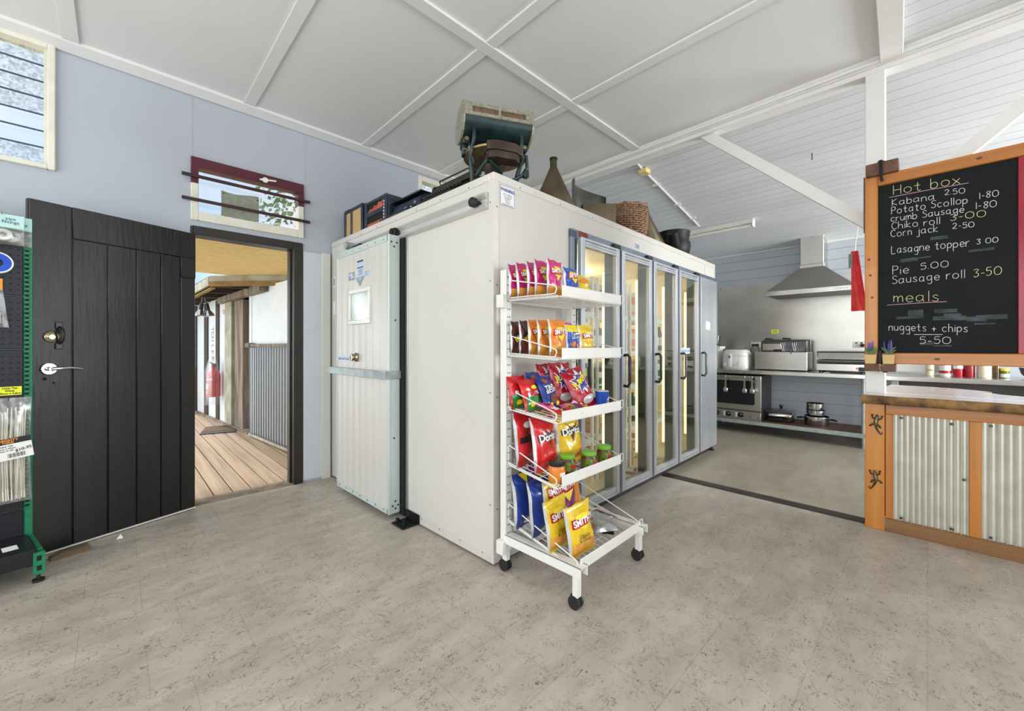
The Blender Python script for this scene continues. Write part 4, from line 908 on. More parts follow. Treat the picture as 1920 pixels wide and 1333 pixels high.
# ================================================================ old things standing on the cool room
ZT = 2.103
def top(name, label, cat, a, bb, rz): return thing(name, label, cat, tuple(cw(a, bb, ZT)), rz)
# antique drum scale on the front corner
t = top('drum_scale', 'antique dark green drum shop scale on the corner of the cool room', 'scale', .155, .165, R(-26.6)); t.scale = (.93, .93, .86)
def drum_poly(g=0):
    P = [(-.135 - g, .425), (-.118 - g, .55 + g), (-.095, .565 + g), (.03, .565 + g)]
    P += [((.137 + g) * cos(R(k)), .425 + (.137 + g) * sin(R(k))) for k in range(75, -181, -15)]
    return [(y, .385 + (z - .425) * .74) for y, z in P]
b = MB(); b.prism(drum_poly(), -.215, .215, 'x'); dr = b.build('drum', 'scale_green', t, 25)
b = MB()
for s_ in (-1, 1): b = MB(); b.prism(drum_poly(.008), s_ * .215 - .006, s_ * .215 + .006, 'x'); b.build('end_rim', 'scale_trim', dr, 25)
b = MB(); b.T = M.Translation((0, -.134, .424)) @ M.Rotation(R(-9), 4, 'X') @ M.Scale(.76, 4, (0, 0, 1))
for (x0, x1, z0, z1) in ((-.215, .215, .026, .062), (-.215, .215, -.055, -.024), (-.215, -.165, -.024, .026), (.165, .215, -.024, .026), (-.008, .008, -.024, .026)): b.box(x0, x1, -.014, .01, z0, z1, .003)
for x in (-.19, .19): b.cyl((x, -.016, .0), (x, -.012, .0), .007, n=10)
b.build('reading_frame', 'scale_trim', t)
b = MB(); b.T = M.Translation((0, -.134, .424)) @ M.Rotation(R(-9), 4, 'X') @ M.Scale(.76, 4, (0, 0, 1)); b.box(-.165, .165, -.003, .004, -.024, .026); b.build('reading_window', 'scale_window', t)
for s_ in (-1, 1):
    b = MB(); b.box(s_ * .195 - .022, s_ * .195 + .022, -.06, .02, .488, .515, .006); b.build('lug', 'scale_green', t)
b = MB()
for s_ in (-1, 1): b.box(s_ * .185 - .022, s_ * .185 + .022, -.06, .06, .25, .295, .006); b.box(s_ * .19 - .012, s_ * .19 + .012, -.03, .03, .19, .28, .004)
b.build('bracket', 'scale_green', t)
for s_ in (-1, 1):
    b = MB(); b.tube([(s_ * .15, -.10, .345), (s_ * .15, -.11, .29), (s_ * .152, -.095, .24), (s_ * .165, -.06, .18), (s_ * .15, -.03, .10), (s_ * .135, 0, .0)], [.011, .012, .012, .013, .015, .018], 10); b.build('support_arm', 'scale_green', t)
b = MB(); b.cyl((-.2, -.02, .225), (.2, -.02, .225), .011); b.cyl((-.2, .03, .245), (.1, .03, .245), .006)
for s_ in (-1, 1): b.cyl((s_ * .185, -.068, .275), (s_ * .185, -.055, .275), .013)
b.cyl((.0, -.02, .30), (.0, -.02, .22), .006); b.cyl((0, -.02, .262), (0, -.02, .245), .012)
b.build('brass_rods', 'old_brass', t)
b = MB(); b.lathe([(0, .185), (.17, .185), (.19, .192), (.192, .203), (.185, .21), (0, .208)], 36); b.build('weighing_plate', 'old_brass', t)
b = MB(); b.prism([(-.09, -.19), (-.04, -.21), (.08, -.20), (.13, -.165), (.13, -.11), (-.09, -.11)], .16, .215, 'z'); b.prism([(-.08, -.18), (-.04, -.2), (.08, -.19), (.12, -.155), (.12, -.1), (-.08, -.1)], .115, .158, 'z'); b.build('counterweight', 'old_iron', t)
b = MB()
b.tube([(-.16, -.12, .19), (-.17, -.11, .15), (-.15, -.08, .11)], .012); b.tube([(-.08, -.15, .18), (-.07, -.14, .13), (-.1, -.1, .09), (-.13, -.06, .04)], .011); b.tube([(-.07, -.14, .13), (-.03, -.13, .09), (.02, -.1, .07)], .012)
b.build('lever_arm', 'scale_green', t); b = MB(); b.tube([(.18, -.1, .2), (.19, -.1, .12), (.16, -.08, .07), (.1, -.04, .04)], .012); b.box(.165, .195, -.12, -.08, .05, .1, .004)
b.build('lever_arm', 'scale_green', t)
b = MB(); b.lathe([(0, 0), (.15, 0), (.152, .02), (.14, .035), (.07, .05), (.055, .09), (.07, .16), (.1, .185), (0, .185)], 28, 1.0, .8); b.build('base', 'old_iron', t)
# typewriter
rzl = CTH - R(90)
t = top('typewriter', 'old black typewriter with a long platen, beside the drum scale on the cool room', 'typewriter', .20, .64, rzl); t.scale = (1, .8, 1.12)
b = MB(); b.prism([(-.17, 0), (-.17, .05), (-.02, .10), (.02, .14), (.15, .14), (.17, .1), (.17, 0)], -.18, .18, 'x'); b.build('body', 'black_iron', t)
b = MB()
for r_ in range(4):
    for k in range(10): x = -.14 + k * .031 + r_ * .006; b.cyl((x, -.15 + r_ * .034, .06 + r_ * .014), (x, -.15 + r_ * .034, .075 + r_ * .014), .010, n=8)
ks = b.build('keys', 'black_plastic', t)
b = MB(); b.cyl((-.215, .05, .175), (.215, .05, .175), .021, n=18); b.build('platen', 'rubber', t)
b = MB(); b.box(-.2, .2, .0, .012, .14, .165, .003); b.box(-.2, .2, .088, .1, .14, .2, .003); b.box(-.16, .16, .02, .03, .205, .215, .003); b.tube([(-.16, .025, .21), (-.17, .05, .2), (-.17, .09, .18)], .004); b.tube([(.16, .025, .21), (.17, .05, .2), (.17, .09, .18)], .004); b.build('carriage', 'old_iron', t)
for s_ in (-1, 1):
    b = MB(); b.cyl((s_ * .215, .05, .175), (s_ * .225, .05, .175), .012); b.cyl((s_ * .225, .05, .175), (s_ * .25, .05, .175), .026, n=14); b.build('platen_knob', 'black_plastic', t)
b = MB(); b.cyl((.205, .02, .16), (.235, .02, .16), .012); b.box(.19, .21, .0, .1, .13, .19, .004); b.tube([(.2, .09, .19), (.235, .1, .2), (.245, .11, .21)], .005); b.build('return_lever', 'old_iron', t)
# portable typewriter in a dark case
t = top('portable_typewriter', 'navy cased portable typewriter between the typewriter and the box radio', 'typewriter', .15, 1.10, rzl); t.scale = (.98, .7, .92)
b = MB(); b.prism([(-.02, 0), (-.02, .13), (.0, .17), (.05, .195), (.2, .2), (.24, .17), (.25, 0)], -.19, .19, 'x'); b.build('case', 'navy_case', t, 25)
b = MB(); b.prism([(-.18, 0), (-.18, .03), (-.02, .075), (-.02, 0)], -.2, .19, 'x'); b.build('keyboard_deck', 'navy_case', t)
b = MB()
for k in range(9): b.cyl((-.14 + k * .033, -.13, .04), (-.14 + k * .033, -.13, .058), .010, n=8); b.cyl((-.13 + k * .033, -.09, .052), (-.13 + k * .033, -.09, .07), .010, n=8)
b.build('keys', 'black_plastic', t)
b = MB(); b.box(-.205, .205, -.03, .21, .195, .207, .006); b.build('case_rim', 'black_plastic', t)
b = MB(); b.cyl((.12, -.022, .13), (.12, -.012, .13), .012); b.box(-.02, .08, -.03, -.02, .09, .12, .004); b.build('catch', 'chrome', t)
b = MB(); b.tube([(.17, -.06, .08), (.1, -.07, .1), (.06, -.06, .085)], .008); b.cyl((-.08, .1, .2), (-.08, .1, .26), .004, n=6); b.build('lever', 'black_iron', t)
# box radio with orange fretwork
t = top('box_radio', 'old navy box radio with torn orange fretwork front', 'radio', .10, 1.49, rzl); t.scale = (.9, .9, .9)
b = MB()
b.box(-.2, .2, .0, .26, 0, .29, .012); b.box(-.2, .2, -.014, .0, .265, .29, .004); b.box(-.2, .2, -.014, 0, 0, .035, .004); b.box(-.2, -.165, -.014, 0, .035, .265, .003); b.box(.13, .2, -.014, 0, .035, .265, .003); b.box(-.165, .13, -.012, .0, .15, .19, .003)
b.build('case', 'navy_case', t)
b = MB(); b.box(-.16, .13, -.004, -.001, .19, .265); b.build('dark_opening', 'black_gap', t)
b = MB(); b.prism([(-.16, .19), (-.1, .22), (-.06, .21), (-.02, .235), (.02, .22), (.06, .25), (.1, .235), (.13, .262), (.13, .19)], -.01, -.004, 'y'); b.box(-.16, .13, -.008, -.001, .05, .09, .002); b.build('fret_panel', 'organ_orange', t)
b = MB(); b.box(-.16, .13, -.004, -.001, .09, .15); b.build('slot', 'black_gap', t)
b = MB()
for k in range(6): b.box(-.17 + k * .06, -.14 + k * .06, -.02, -.004, .01, .03, .003)
b.build('feet', 'navy_case', t)
b = MB()
for k in range(5): b.box(.2, .204, .03, .25, .04 + k * .05, .055 + k * .05, .001)
b.build('side_slats', 'black_plastic', t)
b = MB()
for k in range(7): b.box(.155, .165, -.017, -.013, .05 + k * .028, .066 + k * .028)
b.build('key_studs', 'paper', t)
b = MB(); b.tube([(-.05, .12, .29), (-.04, .12, .315), (.03, .12, .312)], .008, 6); b.build('top_knob', 'dark_wood', t)
t = top('cabinet_speaker', 'old navy cabinet with two woven cane panels at the wall end of the cool room', 'speaker', .09, 1.88, rzl); t.scale = (1, 1, .93)
b = MB(); b.box(-.18, .18, .0, .2, 0, .31, .02)
for (x0, x1) in ((-.18, -.145), (-.05, -.02), (.15, .18)): b.box(x0, x1, -.012, .0, 0, .30, .004)
b.box(-.18, .18, -.012, 0, .27, .30, .004); b.box(-.18, .18, -.012, 0, 0, .03, .004); b.box(-.19, -.1, 0, .2, .30, .318, .006); b.build('case', 'navy_case', t)
for (x0, x1) in ((-.145, -.05), (-.02, .15)):
    b = MB(); b.box(x0, x1, -.004, -.001, .03, .27); b.build('cane_panel', 'cane', t)
# funnel, scoop, basket, second funnel, iron pot along the front edge
t = top('funnel', 'tall brown metal funnel standing upside down beside the drum scale', 'funnel', .785, .22, CTH)
b = MB(); b.lathe([(.17, 0), (.172, .006), (.028, .33), (.026, .335), (.024, .395)], 32, caps=False); b.lathe([(.022, .395), (.025, .33), (.168, .006)], 32, caps=False); b.build('cone', 'funnel_metal', t, 60)
b = MB(); b.lathe([(.027, .385), (.028, .388), (.028, .402), (.024, .405), (.021, .4)], 20, caps=False); b.build('spout_rim', 'black_iron', t)
b = MB(); b.tube([(-.1, -.138, .0), (-.075, -.108, .09), (-.045, -.066, .19)], .003, 5); b.build('seam', 'old_brass', t)
t = top('metal_scoop', 'grey sheet metal coal scoop standing on end beside the wicker basket', 'scoop', 1.30, .24, CTH + R(-42))
b = MB()
def scoop(r_, u, v):
    th = R(200) - u * R(175); return (r_ * cos(th) * 1.15, r_ * sin(th) + .02, v * (.41 - .11 * max(0, u - .3) ** 1.5 / .58))
b.grid(24, 6, lambda u, v: scoop(.135, u, v)); b.grid(24, 6, lambda u, v: scoop(.132, u, v), True); b.grid(24, 1, lambda u, v: scoop(.135 - .003 * v, u, 1)); b.build('curved_sheet', 'scoop_metal', t, 60)
b = MB(); b.prism([(-.09, -.085), (.17, -.085), (.17, .0), (-.09, .0)], 0, .19, 'z'); b.build('lower_box', 'funnel_metal', t)
b = MB(); b.cyl((.14, -.09, .15), (.14, -.085, .15), .006, n=8); b.tube([(-.145, -.03, 0), (-.148, -.03, .2), (-.146, -.03, .39)], .004, 6); b.build('edge_bead', 'scoop_metal', t)
t = top('wicker_basket', 'round brown wicker basket on the cool room between scoop and iron pot', 'basket', 1.86, .25, CTH); t.scale = (1.1, 1.1, 1)
b = MB(); rows = 15; n = 44
for r_ in range(rows):
    z = .012 + r_ * .019; rad = .148 + .02 * sin(r_ / rows * 2.2)
    b.tube([((rad + .0055 * (1 if (i + r_) % 2 else -1)) * cos(2*pi*i/n), (rad + .0055 * (1 if (i + r_) % 2 else -1)) * sin(2*pi*i/n), z + .002 * sin(i * 2.1)) for i in range(n)], .0085, 6, True)
b.build('woven_side', 'wicker', t, 80)
b = MB()
for i in range(n): a_ = 2*pi*i/n; b.tube([(.148 * cos(a_), .148 * sin(a_), 0), (.166 * cos(a_), .166 * sin(a_), .16), (.165 * cos(a_), .165 * sin(a_), .30)], .0045, 5)
b.build('stakes', 'wicker_dark', t)
b = MB(); b.tube([((.168 + .004 * (i % 2)) * cos(2*pi*i/40), (.168 + .004 * (i % 2)) * sin(2*pi*i/40), .30 + .006 * sin(i * 1.7)) for i in range(40)], .013, 7, True); b.lathe([(0, .02), (.15, .02)], 24, caps=False); b.build('rim', 'wicker', t, 80)
t = top('funnel', 'smaller dark metal funnel leaning behind the wicker basket', 'funnel', 2.55, .33, CTH); t.location.z += .047; t.scale = (1.05, 1.05, 1.05)
b = MB(); b.lathe([(.15, 0), (.152, .006), (.03, .36), (.026, .47)], 28, caps=False); b.lathe([(.023, .47), (.028, .36), (.148, .006)], 28, caps=False)
b.build('cone', 'funnel_metal', t, 60); t.rotation_euler = (0, R(-19), CTH)
t = top('iron_pot', 'black iron pot with a side spout at the far end of the cool room top', 'pot', 2.88, .24, CTH); t.scale = (1.05, 1.05, .92)
b = MB(); b.lathe([(0, .03), (.12, .03), (.15, .06), (.165, .15), (.16, .2), (.15, .205), (.15, .235), (.158, .31), (.162, .318), (.156, .322), (.148, .31), (.14, .24), (.14, .05), (0, .045)], 30); b.build('bowl', 'black_iron', t)
b = MB(); b.tube([(-.13, -.06, .15), (-.2, -.08, .2), (-.25, -.09, .25)], [.06, .052, .05], 14); b.build('spout', 'black_iron', t)
b = MB(); b.box(.15, .2, -.05, -.01, .1, .22, .008); b.cyl((.17, -.06, .2), (.17, -.02, .2), .018); b.cyl((.19, -.08, .12), (.19, -.02, .12), .012); b.tube([(.17, -.04, .2), (.2, -.05, .22), (.21, -.05, .15), (.19, -.05, .06)], .004, 6); b.build('clamp', 'black_iron', t)
for k in range(3):
    b = MB(); b.tube([(.1 * cos(k * 2.1), .1 * sin(k * 2.1), .05), (.13 * cos(k * 2.1), .13 * sin(k * 2.1), 0)], .012, 8); b.build('foot', 'black_iron', t)

# ================================================================ kitchen beyond the beam; local frame: x to the right, y away, z up
RK = R(-90)
def kit(name, label, cat, X, Y, z, group=None, rz=0): return thing(name, label, cat, (X, Y, z), RK + rz, group)
BZ = .85
# backsplash
b = MB(); b.box(KX - .004, KX - .001, -.22, 2.30, BZ + .02, 2.10); b.mi = 1
for y in (2.27, 1.4, .6): b.cyl((KX - .0055, y, 2.07), (KX - .004, y, 2.07), .008, n=8)
tag(b.build('splashback', ['steel_brushed', 'black_gap']), 'large stainless steel splashback sheet on the kitchen wall behind the hood', 'splashback')
# bench with under-shelf
t = kit('steel_bench', 'stainless steel bench with an under shelf along the kitchen back wall', 'bench', 6.08, 1.6, 0)
b = MB(); b.box(-1.12, 1.12, 0, .70, BZ - .035, BZ, .004); b.box(-1.12, 1.12, .0, .02, BZ - .045, BZ - .03, .002); b.build('worktop', 'steel', t)
for x in (-.6, 1.09):
    for y in (.04, .62): b = MB(); b.cyl((x, y, 0), (x, y, BZ - .04), .018, n=12); b.cyl((x, y, 0), (x, y, .02), .026, n=12); b.build('leg', 'galv', t)
b = MB(); b.box(-1.12, 1.12, .0, .02, .125, .175, .002); b.box(-1.12, 1.12, .02, .66, .16, .17); b.build('under_shelf', 'galv', t)
b = MB(); b.box(-1.1, 1.1, .022, .65, .17, .174); b.build('shelf_lining', 'brown_wood', t)
t = kit('steel_bench', 'stainless steel bench with jars on it, seen under the menu board', 'bench', 6.06, -.9, 0)
b = MB(); b.box(-1.235, 1.6, 0, .73, BZ - .05, BZ, .004); b.build('worktop', 'steel', t)
b = MB(); b.box(-1.2, 1.55, .05, .7, .12, .16, .003); b.box(-1.2, 1.55, .62, .66, .16, BZ - .05); b.build('under_shelf', 'steel_dark', t)
for x in (-1.15, 0, 1.5):
    b = MB(); b.box(x - .03, x + .03, .04, .1, 0, BZ - .05, .003); b.build('leg', 'galv', t)
# convection oven on the shelf
t = kit('bench_oven', 'stainless convection oven with three knobs under the bench', 'oven', 6.12, 1.86, .176)
b = MB(); b.box(-.32, .32, .012, .5, 0, .60, .004); b.build('body', 'steel_dark', t)
b = MB(); b.box(-.32, .32, -.004, .012, .13, .60, .003); dr = b.build('door', 'steel', t)
b = MB()
P = []
for (cx, cz, a0) in ((.215, .235, -90), (.215, .50, 0), (-.215, .50, 90), (-.215, .235, 180)): P += [(cx + .03 * cos(R(a0 + k * 22.5)), cz + .03 * sin(R(a0 + k * 22.5))) for k in range(5)]
b.prism(P, -.007, -.003, 'y'); b.build('door_glass', 'oven_glass', dr)
b = MB(); b.cyl((-.29, -.06, .565), (.24, -.06, .565), .008, n=10); b.build('door_handle', 'steel', dr)
b = MB(); b.box(.225, .265, -.065, -.004, .545, .58, .004); b.box(-.30, -.27, -.065, -.004, .545, .58, .004); b.build('handle_bracket', 'black_plastic', dr)
b = MB(); b.box(-.32, .32, -.012, .012, 0, .118, .003); b.build('control_panel', 'steel', t)
for x in (-.23, -.075, .08):
    b = MB(); b.T = M.Translation((x, -.012, .062)) @ M.Rotation(R(90), 4, 'X'); b.lathe([(0, 0), (.034, 0), (.034, .008), (.024, .012), (.022, .026), (0, .028)], 20, 1.15, 1); k_ = b.build('knob', 'black_plastic', t)
    b = MB(); b.T = M.Translation((x + .008, -.0405, .075)) @ M.Rotation(R(90), 4, 'X'); b.lathe([(0, 0), (.006, 0), (0, .003)], 8); b.build('marker', 'paper', k_)
    b = MB(); b.box(x - .068, x - .042, -.016, -.012, .03, .095, .003); b.build('switch_plate', 'paper', t)
b = MB(); b.box(.19, .29, -.014, -.012, .03, .05); b.mi = 1; b.text('TURBOFAN', .016, lambda x, y: (.24 + x, -.0148, .04 + y), .02); b.build('badge', ['black_plastic', 'paper'], t)
tg = None
for x, y_, l_, an in ((1.955, 0, 'leftmost of the three, hung on the oven handle', 4), (1.719, 0, 'middle one of the three on the oven handle', 1), (1.628, 0, 'right one of the three, near the oven handle bracket', -1)):
    label = 'silver kitchen tongs, ' + l_
    if tg is None:
        tg = kit('tongs', label, 'tongs', 6.046, x, .545, 'tongs on the oven handle')
        for s_ in (-1, 1):
            b = MB(); b.box(-.006, .006, -.001, .001, .05, .22); b.T = M.Rotation(R(4 * s_), 4, 'Y'); b.v = [M.Translation((0, .004 * s_, .22)) @ (M.Rotation(R(3.5 * s_), 4, 'Y') @ (p - V((0, 0, .22)))) for p in b.v]
            b.T = M.Translation((-.011 * s_, .004 * s_, .03)); b.lathe([(0, -.03), (.014, -.024), (.019, -.005), (.015, .02), (.006, .035), (0, .036)], 14, 1, .4); b.build('jaw', 'chrome', tg)
        b = MB(); b.box(-.008, .008, -.006, .008, .205, .235, .003); b.build('spring_end', 'chrome', tg)
    else: dup(tg, (6.046, x, .545), None, label)
# deep fryer (white), kettle jug
t = kit('deep_fryer', 'white rounded deep fryer with a lid window and catch on the bench', 'fryer', 6.40, 1.915, BZ)
b = MB(); K = 28
def sq(th, r_): e = .62; c_, s_ = cos(th), sin(th); return (r_ * math.copysign(abs(c_) ** e, c_), r_ * .85 * math.copysign(abs(s_) ** e, s_))
def ring(prof): b.add([sq(2*pi*j/K, r_) + (z,) for r_, z in prof for j in range(K)], [(i*K + j, i*K + (j+1) % K, (i+1)*K + (j+1) % K, (i+1)*K + j) for i in range(len(prof) - 1) for j in range(K)] + [tuple(range((len(prof)-1)*K, len(prof)*K))])
ring([(.155, 0), (.172, .012), (.178, .08), (.172, .19)]); b.build('body', 'white_plastic', t, 50)
b = MB(); ring([(.174, .193), (.172, .22), (.15, .262), (.12, .28)]); ld_ = b.build('lid', 'white_plastic', t, 50)
b = MB(); b.T = M.Translation((.02, -.02, .281)); b.lathe([(0, .002), (.085, .002), (.09, 0)], 24, 1.1, .75); b.build('viewing_window', 'steel_dark', ld_)
b = MB(); b.box(-.07, -.03, -.165, -.15, .03, .225, .004); b.build('front_catch', 'white_enamel', t)
b = MB(); b.box(-.06, -.04, -.168, -.164, .16, .19, .001); b.build('button', 'sticker_blue', t)
b = MB(); b.T = M.Translation((-.105, -.146, .07)) @ M.Rotation(R(90), 4, 'X'); b.lathe([(0, 0), (.026, 0), (.024, .012), (0, .014)], 18); b.build('dial', 'white_enamel', t)
b = MB(); b.box(-.007, .075, -.155, -.151, .05, .09, .001); b.mi = 1; b.cyl((.055, -.158, .092), (.055, -.154, .092), .006, n=8)
for k in range(3): b.box(0 + k * .02, .012 + k * .02, -.1555, -.155, .06, .066)
b.build('control_label', ['white_enamel', 'ink'], t)
t = kit('blender_base', 'white appliance base with a glass jug, half hidden behind the cool room edge', 'blender', 6.42, 2.215, BZ)
b = MB(); b.prism([(-.1, -.1), (.07, -.1), (.075, .1), (-.1, .1)], 0, .29, 'z'); b.prism([(-.11, -.11), (.10, -.11), (.10, .11), (-.11, .11)], .29, .325, 'z'); b.build('base', 'white_plastic', t)
b = MB(); b.lathe([(.055, .327), (.06, .34), (.085, .48), (.087, .485), (.08, .48), (.055, .345)], 20, caps=False); b.build('glass_jug', 'lid_glass', t)
b = MB(); b.lathe([(0, .326), (.062, .326), (.062, .345), (.05, .36), (0, .36)], 18); b.build('blade_collar', 'black_plastic', t)
# double commercial fryer
t = kit('double_fryer', 'stainless double deep fryer with wire baskets in the middle of the bench', 'fryer', 6.30, 1.365, BZ)
b = MB(); b.box(-.295, .295, -.0, .34, .012, .25, .004); b.build('tank_body', 'steel_brushed', t)
b = MB(); b.box(-.27, .26, .20, .36, .25, .40, .005); b.box(-.28, .28, .33, .37, .25, .415, .004); b.build('control_head', 'steel_dark', t)
b = MB(); b.box(-.25, -.03, .193, .2, .27, .36, .002); b.build('switch_panel', 'steel', t)
b = MB(); b.cyl((.12, -.004, .235), (.12, .0, .235), .009, n=8); b.box(-.12, .0, .19, .21, .25, .285, .003); b.build('fixings', 'black_plastic', t)
for x in (-.18, .03):
    b = MB(); b.tube([(x - .05, .25, .43), (x, .21, .43), (x + .04, .24, .425)], .011, 8); b.build('basket_handle', 'black_plastic', t)
for x in (.06, .19):
    b = MB()
    for k in range(6): z = .26 + k * .022; e = .05 + k * .004; b.tube([(x - e, .08, z), (x + e, .08, z), (x + e, .185, z), (x - e, .185, z)], .0022, 5, True)
    for k in range(7): xx = -1 + k / 3; b.tube([(x + xx * .05, .082, .26), (x + xx * .07, .079, .372)], .0018, 5)
    b.build('wire_basket', 'chrome', t)
for x in (-.26, .26):
    b = MB(); b.cyl((x, .05, 0), (x, .05, .014), .02); b.cyl((x, .3, 0), (x, .3, .014), .02); b.build('foot', 'rubber', t)
# contact grill
t = kit('contact_grill', 'long stainless contact grill at the right end of the bench', 'grill', 6.30, .74, BZ)
b = MB(); b.box(-.24, .24, 0, .36, .022, .112, .006); b.build('base', 'steel', t)
b = MB(); b.box(-.235, .24, -.004, .35, .117, .128, .003); b.box(-.23, .24, .0, .35, .13, .158, .004); b.build('lower_plate', 'steel_dark', t)
b = MB(); b.box(-.22, .24, .004, .34, .166, .176, .003); b.prism([(.0, .176), (.02, .245), (.33, .25), (.34, .176)], -.22, .24, 'x'); b.build('upper_plate', 'steel', t)
b = MB(); b.box(-.235, .245, .01, .35, .25, .262, .004); b.prism([(-.23, .18), (-.20, .25), (-.235, .26)], .03, .2, 'y'); b.build('lid_rim', 'steel_dark', t)
b = MB(); b.box(.17, .23, -.02, 0, .03, .075, .006); b.build('dial', 'black_plastic', t)
b = MB(); b.T = M.Translation((.155, -.001, .06)) @ M.Rotation(R(90), 4, 'X'); b.lathe([(0, 0), (.011, 0), (.009, .006), (0, .008)], 12); mat('pilot_red', (230, 70, 40), .3, emit=.6); b.build('pilot_light', 'pilot_red', t)
b = MB()
for x in (-.2, .2):
    b.cyl((x, .04, 0), (x, .04, .024), .018); b.cyl((x, .3, 0), (x, .3, .024), .018)
b.build('feet', 'rubber', t)
b = MB(); b.box(-.03, .03, -.006, .006, 0, .006, .002); o = b.build('cloth_scrap', 'paper'); o.location = (6.20, .86, BZ + .001); o.rotation_euler = (0, 0, RK); tag(o, 'small white scrap lying on the bench in front of the contact grill', 'scrap')
# power points
def power(Y, z, plugs, label, grp=None):
    t = kit('power_point', label, 'socket', KX - .005, Y, z)
    b = MB(); b.box(-.062, .062, -.012, 0, -.04, .04, .003); b.build('plate', 'white_plastic', t)
    for x in plugs:
        b = MB(); b.T = M.Translation((x, -.012, -.008)) @ M.Rotation(R(90), 4, 'X'); b.lathe([(0, 0), (.023, 0), (.02, .03), (0, .034)], 14); b.build('plug', 'black_plastic', t)
    b = MB(); b.box(-.035, -.015, -.0145, -.012, .015, .03, .001); b.box(.015, .035, -.0145, -.012, .015, .03, .001)
    for x in ((-.02,) if len(plugs) == 1 else ()):
        b.box(x - .009, x - .006, -.0128, -.012, -.012, -.004); b.box(x + .006, x + .009, -.0128, -.012, -.012, -.004); b.box(x - .0015, x + .0015, -.0128, -.012, -.024, -.016)
    b.build('switch', 'ink' if len(plugs) == 1 else 'white_plastic', t); return t
power(1.78, 1.20, (-.025, .025), 'double power point with two black plugs on the splashback left of the double fryer')
power(.61, 1.195, (.035,), 'double power point with one plug at the right of the splashback')
FRY = {True: bpy.data.objects['deep_fryer'], False: bpy.data.objects['double_fryer']}
for (y0, y1, z1, l_) in ((1.805, 1.86, .93, 'left of the two, hanging down beside the white fryer'), (1.755, 1.70, .98, 'right of the two, running behind the double fryer')):
    b = MB(); b.tube([(KX - .045, y0, 1.19), (KX - .05, (y0 + y1) / 2 , 1.12), (KX - .06, y1, z1 + .05), (KX - .08, y1 + .02, BZ + .012)], .005, 6); attach(b.build('power_cord', 'black_plastic'), FRY[l_[:4] == 'left'])
b = MB(); b.box(KX - .0065, KX - .0045, 1.488, 1.58, 1.361, 1.417); b.mi = 1
for i, (p, q) in enumerate(((.014, .06), (.03, .06))): b.box(KX - .0072, KX - .0065, 1.5 + p * .3, 1.5 + q, 1.378 + i * .016, 1.384 + i * .016)
tag(b.build('sticky_label', ['yellow_note', 'ink']), 'small bright yellow label stuck on the steel splashback', 'label')
# range hood
t = kit('range_hood', 'stainless pyramid range hood with tall chimney over the bench', 'range hood', 6.25, 1.055, 0)
b = MB(); HX = .462; HD = KX - .006 - 6.25
b.add([(-HX, 0, 1.905), (HX, 0, 1.905), (HX, HD, 1.905), (-HX, HD, 1.905), (-.13, .25, 2.21), (.13, .25, 2.21), (.13, HD, 2.21), (-.13, HD, 2.21)], [(0, 1, 5, 4), (1, 2, 6, 5), (2, 3, 7, 6), (3, 0, 4, 7), (4, 5, 6, 7), (3, 2, 1, 0)]); b.build('canopy', 'hood_steel', t)
b = MB(); b.box(-HX - .002, HX + .002, -.003, HD, 1.845, 1.907, .003); lp = b.build('lip', 'steel', t)
b = MB(); b.box(-HX + .03, HX - .03, .03, HD - .03, 1.842, 1.846); b.build('filter', 'steel_dark', lp)
b = MB()
for k in range(5): b.cyl((.27 + k * .028, -.005, 1.876), (.27 + k * .028, -.002, 1.876), .009, n=10)
b.build('button', 'chrome', lp)
b = MB(); b.box(-.13, .13, .25, HD, 2.2, 2.25, .003); b.box(-.123, .123, .255, HD, 2.25, zk(6.25 + .2), .003); b.build('chimney', 'steel', t)
# things on the under shelf
t = kit('electric_frypan', 'electric frypan with glass lid on the shelf under the bench', 'frypan', 6.38, 1.37, .176)
b = MB(); b.box(-.145, .145, -.13, .13, .045, .13, .03); b.build('pan', 'steel', t, 50)
b = MB(); b.box(-.155, .155, -.14, .14, .128, .138, .004); b.build('rim', 'chrome', t)
b = MB(); b.grid(10, 10, lambda u, v: ((u - .5) * .29, (v - .5) * .26, .14 + .03 * (1 - (2*u-1)**2) ** .5 * (1 - (2*v-1)**2) ** .5)); lid = b.build('lid', 'lid_glass', t)
b = MB(); b.T = M.Translation((0, 0, .168)); b.lathe([(0, 0), (.018, .0), (.012, .012), (.024, .03), (.02, .048), (0, .05)], 16); b.build('lid_knob', 'black_plastic', lid)
b = MB(); b.box(-.04, .04, -.16, -.12, .02, .06, .006); b.box(-.13, .13, -.12, .12, .0, .045, .01); b.build('heater_base', 'black_plastic', t)
def pot(x, y, z, r_, h_, label, hand):
    t = kit('saucepan', label, 'pot', x, y, z, 'nested steel pots under the bench')
    b = MB(); b.lathe([(0, 0), (r_ * .96, 0), (r_, .008), (r_, h_ - .004), (r_ * 1.05, h_), (r_ * .98, h_ - .002), (r_ * .97, .012), (0, .01)], 28); b.build('bowl', 'chrome', t)
    for s_ in ((-1, 1) if hand else (-.35,)):
        b = MB()
        if hand: b.tube([(s_ * r_ * .98, 0, h_ * .68), (s_ * (r_ + .04), -.01, h_ * .7), (s_ * (r_ + .08), -.015, h_ * .62)], [.008, .014, .01], 8)
        else: b.tube([(s_ * r_, -r_ * .92, h_ * .6), (s_ * r_ * 1.3, -r_ - .03, h_ * .62), (s_ * r_ * 1.5, -r_ - .06, h_ * .6)], [.008, .013, .012], 8)
        b.build('handle', 'black_plastic', t)
pot(6.38, .985, .176, .128, .115, 'wide two handled steel pot at the bottom of the stack under the bench', True)
pot(6.38, .995, .292, .098, .075, 'middle steel saucepan stacked on the wide pot under the bench', False)
pot(6.38, 1.0, .368, .093, .085, 'topmost steel saucepan of the stack under the bench', False)
